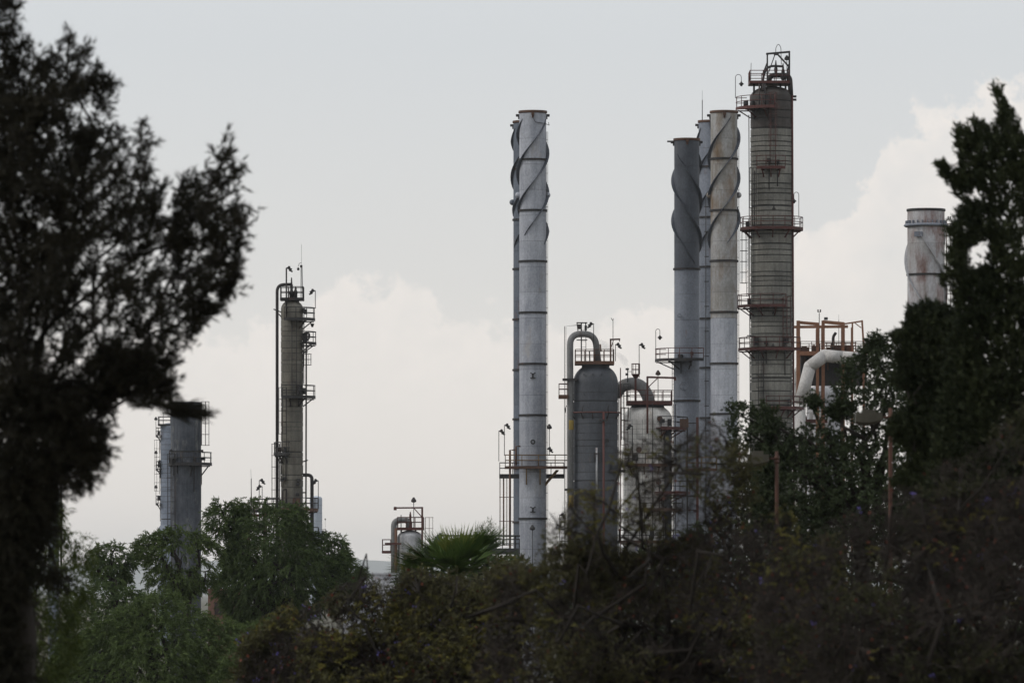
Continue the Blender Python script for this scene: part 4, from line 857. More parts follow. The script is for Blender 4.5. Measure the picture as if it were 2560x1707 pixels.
def crown_points(poly, n, D, depth, seed, holes=(), thr=0.40, nscale=2.2, fine=0.35):
    """points spread through a crown's volume: outline in the vertical plane at distance D, rounded in depth, broken by gaps"""
    r = np.random.default_rng(seed); P = np.array(poly, float); lo, hi = P.min(0), P.max(0); got = []; tot = 0; s = S(D)
    for _ in range(40):
        m = n * 3; x = r.uniform(lo[0], hi[0], m); y = r.uniform(lo[1], hi[1], m); k = inside(x, y, poly); x, y = x[k], y[k]
        d = edge_dist(x, y, poly); dep = np.minimum(depth, d * s * 1.1 + depth * 0.12); dy = r.uniform(-1, 1, len(x)) * dep
        q = np.stack([X(x, D), D + dy, Z(y, D)], 1)
        v = vnoise(q, nscale, seed) * (1 - fine) + vnoise(q, nscale * 2.7, seed + 5) * fine
        keep = v > thr
        for hx, hy, rx, ry, w in holes: keep &= ~((((x - hx) / rx) ** 2 + ((y - hy) / ry) ** 2 < 1) & (r.random(len(x)) < w))
        got.append(q[keep]); tot += keep.sum()
        if tot >= n: break
    return np.concatenate(got)[:n]
def unit(v): return v / (np.linalg.norm(v, axis=-1, keepdims=True) + 1e-9)
def rand_dirs(n, r): return unit(r.normal(size=(n, 3)))
def leaves(base, d, L, Wd, r, bend=0.0):
    """kite-shaped leaves: base point, direction, length, width"""
    n = len(base); side = unit(np.cross(d, rand_dirs(n, r))); L = L[:, None]; Wd = Wd[:, None]
    nrm = np.cross(d, side)
    return np.stack([base, base + d * L * 0.45 + side * Wd * 0.5 + nrm * L * bend, base + d * L, base + d * L * 0.45 - side * Wd * 0.5 + nrm * L * bend], 1).reshape(-1, 3)
def slivers(base, d, L, Wd, r):
    """slender pointed leaves or needles, one triangle each"""
    n = len(base); side = unit(np.cross(d, rand_dirs(n, r))); Wd = Wd[:, None]
    return np.stack([base - side * Wd * 0.6, base + side * Wd * 0.6, base + d * L[:, None]], 1).reshape(-1, 3)
def sprays(pts, dirs, m, length, L, Wd, spread, r, taper=0.5, droop=0.0, tri=False):
    """each point grows a shoot of m leaves along its direction"""
    n = len(pts); t = (np.arange(m) + 0.5) / m
    ln = length * r.uniform(0.6, 1.3, n)
    base = pts[:, None, :] + dirs[:, None, :] * (ln[:, None] * t)[:, :, None]
    base[:, :, 2] -= droop * (ln[:, None] * t) ** 2
    base += r.normal(size=base.shape) * length * 0.05
    d = unit(dirs[:, None, :] + spread * r.normal(size=(n, m, 3)))
    d[:, :, 2] -= droop * 0.9 * t[None, :]; d = unit(d)
    base = base.reshape(-1, 3); d = d.reshape(-1, 3); k = len(base)
    return (slivers if tri else leaves)(base, d, L * r.uniform(0.6, 1.25, k), Wd * r.uniform(0.7, 1.2, k), r)
def tri_twigs(a, b, w, r):
    """thin twigs as slender three-sided prisms flattened to two crossed strips"""
    d = unit(b - a); n = len(a); s1 = unit(np.cross(d, rand_dirs(n, r))); s2 = np.cross(d, s1); w = w[:, None]
    q1 = np.stack([a - s1 * w, a + s1 * w, b + s1 * w * 0.5, b - s1 * w * 0.5], 1); q2 = np.stack([a - s2 * w, a + s2 * w, b + s2 * w * 0.5, b - s2 * w * 0.5], 1)
    k = r.random(n) < 0.5
    return np.where(k[:, None, None], q1, q2).reshape(-1, 3)
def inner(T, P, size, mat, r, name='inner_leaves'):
    """larger backing leaves deep in the crown"""
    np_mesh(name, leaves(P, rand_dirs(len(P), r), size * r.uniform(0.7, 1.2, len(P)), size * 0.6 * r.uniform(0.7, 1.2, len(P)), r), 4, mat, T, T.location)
def limb(mb, a, b, r0, r1, rr, wob=0.08, n=7, sag=0.0):
    a, b = np.array(a, float), np.array(b, float); L = np.linalg.norm(b - a); pts = []; off = np.zeros(3)
    for i in range(n + 1):
        u = i / n; off = off * 0.6 + rr.normal(size=3) * L * wob * 0.25 * (1 if 0 < i < n else 0); p = a + (b - a) * u + off * math.sin(math.pi * u) * 2
        p[2] += sag * L * math.sin(math.pi * u); pts.append(p)
    mb.tube(pts, [r0 + (r1 - r0) * i / n for i in range(n + 1)], 6); return pts
def skeleton(T, base, fork, targets, minor, r0, mat, seed, trunk=True, sag=0.06, rl=0.35, rm=0.10):
    """trunk from the ground to the fork, limbs to the targets, and smaller branches from limbs to nearby points"""
    rr = np.random.default_rng(seed); nodes = []; rad = []
    if trunk:
        t = MB(); limb(t, base, fork, r0 * 1.35, r0, rr, 0.05, 8); t.build('trunk', mat, T)
    b = MB()
    for q in targets:
        p = limb(b, fork, q, r0 * rl * 1.6, r0 * 0.06 + 0.004, rr, 0.10, 9, sag)
        nodes += p[2:]; rad += [r0 * rl * (1 - i / 10) for i in range(2, 10)]
    nodes_a = np.array(nodes)
    for q in minor:
        d = np.linalg.norm(nodes_a - q, axis=1) + np.maximum(0, nodes_a[:, 2] - q[2]) * 0.5; i = int(d.argmin())
        limb(b, nodes_a[i], q, max(0.004, min(r0 * rm, rad[i] * 0.6)), 0.003, rr, 0.12, 5, 0.05)
    b.build('branches', mat, T)
def tree_thing(name, label, px, D, cat='tree', group=None): return thing(name, label, cat, (X(px, D), D, 0), group)

NEEDLE = leafmat('dark_needles', (0.013, 0.012, 0.008), (0.030, 0.026, 0.015), 0.10)
CYPRESS = leafmat('cypress_scales', (0.014, 0.020, 0.010), (0.046, 0.054, 0.022), 0.10)
PEPPER = leafmat('pepper_leaves', (0.038, 0.060, 0.019), (0.118, 0.160, 0.050), 0.28)
PEPPER2 = leafmat('pepper_leaves_deep', (0.032, 0.053, 0.018), (0.098, 0.138, 0.046), 0.28)
OLIVE = leafmat('olive_leaflets', (0.048, 0.043, 0.025), (0.095, 0.092, 0.036), 0.25)
INNER = leafmat('shade_toned_inner_leaves', (0.020, 0.017, 0.014), (0.038, 0.033, 0.026), 0.0, 0.9)  # colour darkened to stand in for deep shade inside the crowns
TWIGM = leafmat('dry_twigs', (0.026, 0.021, 0.019), (0.070, 0.058, 0.050), 0.0, 0.9)  # twig tone lowered to carry the shade over the lower right trees
YELM = leafmat('yellowing_leaflets', (0.085, 0.088, 0.026), (0.165, 0.140, 0.036), 0.3)
PODM = leafmat('seed_pods_brown', (0.075, 0.022, 0.015), (0.13, 0.04, 0.022), 0.0)
DIM = leafmat('dull_olive_leaflets', (0.030, 0.029, 0.017), (0.060, 0.062, 0.026), 0.2)
BLOOM = leafmat('purple_blossom', (0.10, 0.085, 0.30), (0.20, 0.16, 0.45), 0.3)
BROAD = leafmat('glossy_broad_leaves', (0.026, 0.034, 0.018), (0.050, 0.066, 0.030), 0.2)
EUCA = leafmat('willow_leaves', (0.040, 0.058, 0.016), (0.085, 0.105, 0.026), 0.3)
PALMG = leafmat('palm_blades', (0.030, 0.058, 0.016), (0.075, 0.115, 0.028), 0.3)
PALMY = leafmat('palm_blades_young', (0.09, 0.12, 0.025), (0.16, 0.19, 0.045), 0.35)
PALMD = leafmat('palm_blades_dry', (0.16, 0.15, 0.09), (0.28, 0.26, 0.17), 0.2)

# --- needle-leaved tree filling the left edge
D = 55; T = tree_thing('needle_tree', 'tall dark feathery needle-leaved tree filling the left edge', 20, D)
cas = [(-160, -120), (24, -120), (28, 0), (33, 58), (42, 96), (71, 108), (62, 150), (107, 148), (147, 120), (163, 66), (179, 96), (196, 118), (219, 110), (237, 150), (268, 198), (300, 250),
       (284, 290), (288, 318), (321, 342), (355, 304), (378, 342), (374, 390), (374, 447), (408, 466), (392, 513), (402, 560), (429, 546), (440, 491), (464, 430), (490, 448), (513, 415), (534, 428), (545, 384), (562, 338), (587, 374), (601, 432), (588, 492), (617, 520), (617, 572), (590, 640), (602, 690), (578, 740), (536, 780), (491, 845), (447, 890), (415, 918), (436, 955), (395, 1008), (357, 1005), (313, 998), (275, 990), (284, 1029), (266, 1050), (276, 1080), (258, 1140), (238, 1148), (225, 1120), (238, 1195), (221, 1214), (183, 1226), (152, 1215), (138, 1300), (148, 1330), (110, 1420), (176, 1440), (140, 1462), (90, 1462), (72, 1571), (80, 1800), (60, 1960), (-160, 1960)]
holes = [(118, 872, 42, 46, .8), (205, 918, 26, 32, .7), (268, 636, 26, 34, .9), (214, 292, 42, 36, .75), (205, 495, 20, 26, .6), (100, 560, 30, 22, .5), (62, 500, 18, 60, .6), (330, 420, 24, 40, .6), (396, 620, 22, 60, .75), (505, 600, 24, 50, .6), (520, 470, 20, 40, .5), (570, 470, 14, 60, .6), (300, 1060, 30, 40, .5), (10, 1055, 16, 20, .8), (470, 700, 18, 26, .6), (350, 690, 20, 30, .5), (190, 1085, 16, 30, .6), (215, 760, 22, 20, .5)]
P1 = crown_points(cas, 4300, D, 1.5, 11, holes, 0.45, 3.6, 0.5)
skirt_ = crown_points([(250, 860), (340, 880), (430, 905), (440, 955), (418, 1000), (395, 1012), (357, 1008), (313, 1000), (270, 985), (230, 930)], 150, D, 0.6, 17, (), 0.36, 4.2, 0.5)
core = crown_points([(-160, 120), (60, 200), (200, 250), (230, 560), (120, 780), (60, 900), (160, 1010), (150, 1190), (110, 1300), (70, 1460), (40, 1700), (50, 1960), (-160, 1960)], 5200, D, 1.6, 12, holes, 0.33, 3.0)
droop_ = crown_points([(60, 930), (160, 950), (270, 985), (286, 1029), (268, 1050), (280, 1080), (262, 1145), (238, 1150), (240, 1198), (222, 1216), (183, 1230), (150, 1218), (130, 1100), (80, 1000)], 240, D, 0.6, 15, [(300, 1060, 30, 40, .5), (190, 1085, 14, 26, .7)], 0.40, 5.2, 0.55)
lobe = crown_points([(429, 556), (442, 491), (464, 428), (490, 446), (513, 412), (534, 426), (546, 384), (562, 334), (586, 374), (600, 432), (590, 492), (620, 520), (618, 572), (594, 640), (604, 690), (578, 742), (500, 800), (440, 780), (400, 640)], 110, D, 0.6, 16, [(505, 600, 20, 40, .6), (520, 480, 16, 34, .5), (572, 480, 12, 50, .5)], 0.42, 5.2, 0.55)
lowc = crown_points([(-160, 950), (60, 980), (170, 1010), (200, 1100), (150, 1200), (120, 1320), (60, 1460), (60, 1960), (-160, 1960)], 6000, D, 1.2, 13, (), 0.2, 3.0)
r = np.random.default_rng(21); A = np.array(W(60, 1050, D))
O = np.concatenate([P1, droop_, lobe, skirt_]); O_out = unit(unit(O - A) * np.array([0.9, 0.6, 0.9]) + np.array([0.12, 0, 0.15]) + 0.75 * r.normal(size=O.shape))
ln = r.uniform(0.10, 0.30, len(O)); m = 9; u = np.linspace(-0.6, 0.45, m)
side = unit(np.cross(O_out, rand_dirs(len(O), r)))
tuft = (O[:, None, :] + O_out[:, None, :] * (ln[:, None] * u)[:, :, None] + side[:, None, :] * (0.10 * ln[:, None] * u ** 2)[:, :, None] + r.normal(size=(len(O), m, 3)) * 0.012).reshape(-1, 3)
td = unit(np.repeat(O_out, m, 0) + 0.55 * r.normal(size=tuft.shape))
stems = tri_twigs(O - O_out * ln[:, None] * 0.75, O + O_out * ln[:, None] * 0.45, np.full(len(O), 0.0022), r)
np_mesh('twigs', stems, 4, BARK, T, T.location)
P = np.concatenate([core, lowc]); pd = unit(unit(P - A) * 0.8 + 0.75 * r.normal(size=P.shape))
needles = np.concatenate([sprays(tuft, td, 8, 0.05, 0.066, 0.0098, 0.42, r, tri=True), sprays(P, pd, 11, 0.085, 0.075, 0.0105, 0.55, r, tri=True)])
np_mesh('needles', needles, 3, NEEDLE, T, T.location)
inner(T, crown_points([(-160, 200), (40, 230), (140, 260), (170, 420), (160, 600), (190, 700), (160, 800), (60, 800), (60, 930), (170, 1000), (170, 1120), (120, 1300), (60, 1500), (60, 1960), (-160, 1960)], 7000, D, 1.2, 14, holes, 0.42, 3.6, 0.5), 0.07, NEEDLE, r, 'inner_needles')
far_ = P1[r.choice(len(P1), 60, replace=False)]
tg = [np.array(W(px, py, D, dy)) for px, py, dy in ((590, 470, 0.2), (560, 640, -0.2), (470, 780, 0.3), (375, 400, -0.4), (360, 640, 0.3), (280, 300, 0.3), (200, 170, 0), (165, 90, 0.3), (40, 20, 0), (420, 940, -0.2), (250, 1100, 0.2), (200, 1190, -0.2), (140, 1440, 0.2))]
skeleton(T, W(-60, 2500, D)[:2] + (0,), W(10, 1250, D), tg, list(far_), 0.14, BARK, 3, rl=0.11, rm=0.05)
MB().tube([W(385, 915, D, -0.1), W(425, 950, D, -0.12), W(452, 990, D, -0.1), W(482, 1032, D, -0.1)], [0.006, 0.005, 0.004, 0.003], 5).build('twig', BARK, T)
# drooping spray crossing the mottled stack's top
st = np.array([W(px, py, D, -0.1) for px, py in ((395, 1005), (415, 1015), (430, 1024), (450, 1030), (470, 1034), (485, 1036), (440, 1018), (425, 1030), (460, 1025), (405, 1022))]); st = np.repeat(st, 11, 0) + r.normal(size=(110, 3)) * np.array([0.045, 0.03, 0.016])
np_mesh('needle_spray', sprays(st, unit(np.array([1, 0, -0.12]) + 0.2 * r.normal(size=st.shape)), 12, 0.16, 0.10, 0.0095, 0.2, r, tri=True), 3, NEEDLE, T, T.location)

# --- conifers on the right
def cypress(label, px, D, poly, n, depth, seed, holes, axis, topz, extra=None):
    T = tree_thing('conifer', label, px, D, 'tree', 'dark conifers'); r = np.random.default_rng(seed)
    P = crown_points(poly, n, D, depth, seed, holes, 0.37, 4.2, 0.55)
    A = np.stack([np.full(len(P), X(axis, D)), np.full(len(P), D), P[:, 2] - 0.35], 1)
    dirs = unit(unit(P - A) + np.array([-0.05, 0, 0.55]) + 0.35 * r.normal(size=P.shape))
    np_mesh('needles', sprays(P, dirs, 9, 0.10, 0.055, 0.024, 0.5, r, tri=True), 3, CYPRESS, T, T.location)
    inner(T, crown_points([((a - axis) * 0.9 + axis, b + 14) for a, b in poly], n // 4, D, depth * 0.8, seed + 3, holes, 0.44, 3.2, 0.45), 0.07, CYPRESS, r)
    tg = [np.array(W(axis, topz, D))] + [P[i] for i in r.choice(len(P), 26, replace=False)]
    skeleton(T, (X(axis, D), D, 0), W(axis, topz + 650, D), tg, [P[i] for i in r.choice(len(P), 70, replace=False)], 0.13, BARK, seed, rl=0.10, rm=0.05)
cyp = [(2490, 222), (2508, 236), (2516, 252), (2520, 275), (2534, 300), (2548, 318), (2552, 338), (2600, 420), (2660, 520), (2760, 700), (2800, 1000), (2820, 1400), (2300, 1400), (2330, 1200), (2380, 900), (2398, 790), (2393, 763), (2389, 716), (2370, 722), (2352, 710), (2374, 685), (2371, 648), (2388, 607), (2366, 572), (2392, 580), (2390, 540), (2412, 537), (2425, 520), (2404, 501), (2385, 474), (2363, 448), (2350, 421), (2367, 407), (2380, 425), (2394, 442), (2411, 423), (2402, 382), (2395, 354), (2398, 331), (2396, 310), (2418, 330), (2440, 327), (2444, 305), (2462, 322), (2490, 330), (2500, 300), (2496, 262)]
cypress('tall dark conifer with a bent pointed tip at the right edge', 2560, 66, cyp, 19000, 1.2, 31, [(2452, 648, 26, 34, .97), (2470, 620, 14, 20, .9), (2426, 500, 40, 10, .6), (2440, 493, 30, 10, .7), (2535, 500, 20, 30, .6), (2548, 640, 16, 20, .7), (2500, 490, 14, 14, .7), (2530, 560, 40, 20, .5), (2470, 545, 10, 16, .7)], 2540, 340)
cyp2 = [(2222, 860), (2240, 850), (2228, 841), (2250, 834), (2268, 838), (2274, 780), (2296, 768), (2320, 763), (2345, 772), (2366, 774), (2398, 795), (2420, 850), (2480, 1000), (2520, 1300), (2500, 1500), (2290, 1500), (2300, 1380), (2252, 1330), (2292, 1260), (2236, 1215), (2286, 1150), (2250, 1110), (2212, 1080), (2268, 1030), (2282, 985), (2236, 962), (2262, 925), (2238, 900), (2236, 872)]
cypress('lower dark conifer shoulder in front of the rust-blotched stack', 2350, 74, cyp2, 13000, 1.1, 32, [(2240, 900, 12, 10, .8)], 2350, 760)

# --- pepper trees in the middle distance
def pepper(label, px, D, polys, seed, mat, fork, base_px, r0=0.28, L=0.19, mleaf=17):
    T = tree_thing('pepper_tree', label, px, D, 'tree', 'green pepper trees'); r = np.random.default_rng(seed); allP = []; S_ = []
    for i, (poly, n, thr, depth) in enumerate(polys):
        P = crown_points(poly, int(n * 1.1), D, depth, seed + i, (), thr + 0.03, 0.75, 0.5)
        c0 = np.mean(poly, 0); wide = [(c0[0] + (a - c0[0]) * 1.07, c0[1] + (b - c0[1]) * 1.09) for a, b in poly]
        P = np.concatenate([P, crown_points(wide, int(n * 0.12), D, depth, seed + i + 70, (), thr + 0.09, 1.1, 0.5)]); allP.append(P)
        C = P.mean(0); d = unit(unit(P - C) * np.array([0.8, 0.8, 0.5]) + np.array([0, 0, -0.35]) + 0.45 * r.normal(size=P.shape))
        S_.append(sprays(P, d, mleaf, 0.42, L, 0.048, 0.55, r, droop=0.6, tri=True))
    np_mesh('leaves', np.concatenate(S_), 3, mat, T, T.location)
    P = np.concatenate(allP); tg = [P[i] for i in r.choice(len(P), 16, replace=False)]
    skeleton(T, (X(base_px, D), D, 0), W(*fork, D), tg, [P[i] for i in r.choice(len(P), 90, replace=False)], r0, BARK, seed, sag=0.1, rl=0.4, rm=0.16)
A1 = [(575, 1300), (600, 1262), (640, 1250), (672, 1264), (708, 1262), (762, 1268), (770, 1318), (790, 1338), (815, 1330), (850, 1352), (862, 1378), (876, 1402), (862, 1436), (900, 1440), (896, 1480), (842, 1500), (760, 1540), (700, 1560), (612, 1575), (570, 1520), (540, 1470), (566, 1420), (560, 1390), (574, 1364)]
A2 = [(505, 1292), (530, 1270), (548, 1246), (560, 1262), (597, 1236), (640, 1240), (600, 1290), (590, 1360), (560, 1400), (548, 1350), (520, 1310)]
A3 = [(815, 1335), (845, 1338), (868, 1360), (876, 1400), (915, 1430), (905, 1470), (860, 1480), (830, 1420)]
pepper('broad green pepper tree in front of the slim column', 690, 330, [(A1, 5200, 0.40, 3.6), (A2, 330, 0.5, 1.4), (A3, 420, 0.47, 1.2)], 41, PEPPER2, (668, 1545), 665)
B1 = [(338, 1368), (350, 1345), (367, 1336), (400, 1330), (432, 1320), (470, 1328), (505, 1332), (522, 1350), (545, 1366), (560, 1400), (540, 1450), (500, 1480), (478, 1490), (383, 1490), (356, 1450), (372, 1410), (345, 1395)]
pepper('open-crowned pepper tree in front of the mottled stack', 470, 325, [(B1, 1150, 0.47, 2.4)], 45, PEPPER, (470, 1500), 472, 0.22)
C1 = [(224, 1390), (232, 1370), (249, 1361), (268, 1364), (283, 1357), (310, 1362), (330, 1370), (335, 1410), (326, 1442), (300, 1470), (262, 1462), (237, 1458), (228, 1430)]
pepper('small round pepper tree with a dark forked trunk near the left edge', 285, 330, [(C1, 520, 0.46, 1.7)], 47, PEPPER2, (285, 1475), 320, 0.2)
E1 = [(185, 1495), (220, 1470), (262, 1455), (300, 1462), (350, 1480), (370, 1500), (360, 1600), (320, 1720), (280, 1850), (150, 1850), (120, 1700), (150, 1580)]
pepper('deep green pepper tree low behind the needle tree', 240, 300, [(E1, 2000, 0.34, 2.5)], 49, PEPPER2, (240, 1700), 240)
F1 = [(340, 1508), (380, 1488), (421, 1482), (470, 1500), (528, 1530), (590, 1560), (612, 1580), (590, 1640), (560, 1720), (520, 1850), (150, 1850), (110, 1720), (140, 1640), (200, 1600), (250, 1560), (300, 1530)]
pepper('wide drooping pepper tree at the bottom left of the picture', 380, 280, [(F1, 5200, 0.36, 3.2)], 51, PEPPER, (390, 1760), 390, 0.3)
G1 = [(545, 1680), (575, 1630), (600, 1580), (640, 1556), (690, 1566), (730, 1590), (760, 1640), (740, 1720), (700, 1850), (500, 1850), (520, 1740)]
pepper('pale green pepper tree low between the wide pepper tree and the twiggy bush', 630, 260, [(G1, 1900, 0.36, 2.2)], 53, PEPPER, (630, 1760), 630, 0.2)

# --- darker trees standing behind the twiggy ones
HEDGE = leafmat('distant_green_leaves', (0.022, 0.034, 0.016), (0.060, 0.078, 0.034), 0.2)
for i, (lab, px, D, poly, n) in enumerate((
        ('dark green tree glimpsed through the twigs below the white vessel', 1560, 235, [(1400, 1470), (1420, 1410), (1470, 1385), (1540, 1395), (1600, 1380), (1660, 1400), (1700, 1450), (1720, 1560), (1700, 1800), (1380, 1800), (1370, 1560)], 1500),
        ('dark green tree glimpsed through the twigs at the foot of the stacks', 1790, 245, [(1660, 1400), (1700, 1340), (1760, 1310), (1830, 1290), (1890, 1280), (1950, 1310), (1980, 1400), (1990, 1560), (1970, 1800), (1660, 1800), (1640, 1560)], 1800),
        ('dark green tree filling the shade behind the taller street lamp', 2110, 230, [(1950, 1330), (1990, 1270), (2060, 1230), (2140, 1215), (2220, 1220), (2290, 1260), (2320, 1350), (2330, 1560), (2310, 1800), (1950, 1800), (1930, 1500)], 2200),
        ('dark green tree in the deep shade of the bottom right corner', 2430, 225, [(2280, 1330), (2340, 1260), (2420, 1230), (2500, 1235), (2570, 1260), (2640, 1350), (2680, 1560), (2660, 1800), (2280, 1800), (2260, 1500)], 2000))):
    T = tree_thing('background_tree', lab, px, D, 'tree', 'green trees behind the twigs'); r = np.random.default_rng(120 + i)
    P = crown_points(poly, n, D, 2.2, 121 + i, (), 0.30, 0.9, 0.5)
    np_mesh('leaves', sprays(P, unit(rand_dirs(len(P), r) + np.array([0, 0, 0.2])), 8, 0.35, 0.26, 0.12, 0.8, r, tri=True), 3, HEDGE, T, T.location)
    skeleton(T, (X(px, D), D, 0), W(px, 1650, D), [P[q] for q in r.choice(len(P), 10, replace=False)], [P[q] for q in r.choice(len(P), 40, replace=False)], 0.2, BARK, 130 + i, rl=0.3, rm=0.12)

# --- willow-leaved tree behind the needle tree
D = 82; T = tree_thing('willow_leaved_tree', 'yellow-green narrow-leaved tree behind the dark needle tree', 90, D); r = np.random.default_rng(61)
e1 = [(30, 1250), (100, 1235), (148, 1245), (150, 1300), (165, 1330), (178, 1345), (205, 1330), (222, 1350), (232, 1385), (220, 1440), (232, 1470), (205, 1500), (190, 1540), (200, 1600), (150, 1700), (140, 1850), (-60, 1850), (-60, 1300)]
P = crown_points(e1, 2300, D, 1.3, 62, [(190, 1420, 25, 20, .7), (150, 1370, 18, 30, .5)], 0.38, 2.4)
d = unit(np.array([0.25, 0, -0.75]) + 0.55 * r.normal(size=P.shape))
np_mesh('leaves', sprays(P, d, 9, 0.22, 0.105, 0.020, 0.55, r, droop=0.4), 4, EUCA, T, T.location)
skeleton(T, (X(60, D), D, 0), W(60, 1700, D), [P[i] for i in r.choice(len(P), 10, replace=False)], [P[i] for i in r.choice(len(P), 70, replace=False)], 0.12, BARKG, 63, rl=0.3, rm=0.08)

# --- broad-leaved tree in front of the orange frame
D = 112; T = tree_thing('broad_leaved_tree', 'dark round-leaved tree in front of the orange frame and tank', 2150, D); r = np.random.default_rng(71)
b1 = [(2098, 950), (2105, 915), (2124, 895), (2150, 890), (2160, 866), (2178, 838), (2196, 836), (2206, 862), (2222, 866), (2250, 892), (2300, 960), (2320, 1100), (2300, 1400), (1990, 1400), (1880, 1300), (1860, 1180), (1900, 1120), (1940, 1090), (1995, 1085), (2020, 1062), (2058, 1066), (2090, 1085), (2120, 1100), (2135, 1072), (2110, 1040), (2086, 1000), (2090, 975)]
b2 = [(2010, 1002), (2025, 985), (2055, 990), (2085, 985), (2120, 1010), (2135, 1060), (2100, 1050), (2065, 1022), (2030, 1020)]
b3 = [(1826, 1016), (1850, 1010), (1870, 1030), (1895, 1012), (1935, 1030), (1960, 1045), (1990, 1080), (1960, 1180), (1930, 1300), (1850, 1330), (1835, 1240), (1845, 1150), (1822, 1080)]
b4 = [(2150, 870), (2165, 845), (2180, 836), (2200, 840), (2225, 866), (2210, 885), (2170, 890)]
Ps = [crown_points(b1, 4400, D, 2.0, 72, [(2185, 870, 20, 12, .6)], 0.36, 1.9), crown_points(b2, 330, D, 0.6, 73, (), 0.44, 3.0), crown_points(b3, 900, D, 1.0, 74, (), 0.45, 2.6), crown_points(b4, 120, D, 0.5, 75, (), 0.45, 3)]
P = np.concatenate(Ps); d = unit(rand_dirs(len(P), r) + np.array([0, 0, 0.25]))
np_mesh('leaves', sprays(P, d, 9, 0.17, 0.085, 0.042, 0.8, r), 4, BROAD, T, T.location)
tg = [np.array(W(px, py, D)) for px, py in ((2185, 845), (2120, 930), (2020, 1000), (2240, 930), (2060, 1080), (1850, 1040), (1900, 1100), (1880, 1250))] + [P[i] for i in r.choice(len(P), 8, replace=False)]
skeleton(T, (X(2160, D), D, 0), W(2150, 1300, D), tg, [P[i] for i in r.choice(len(P), 120, replace=False)], 0.16, BARK, 76, rl=0.3, rm=0.09)

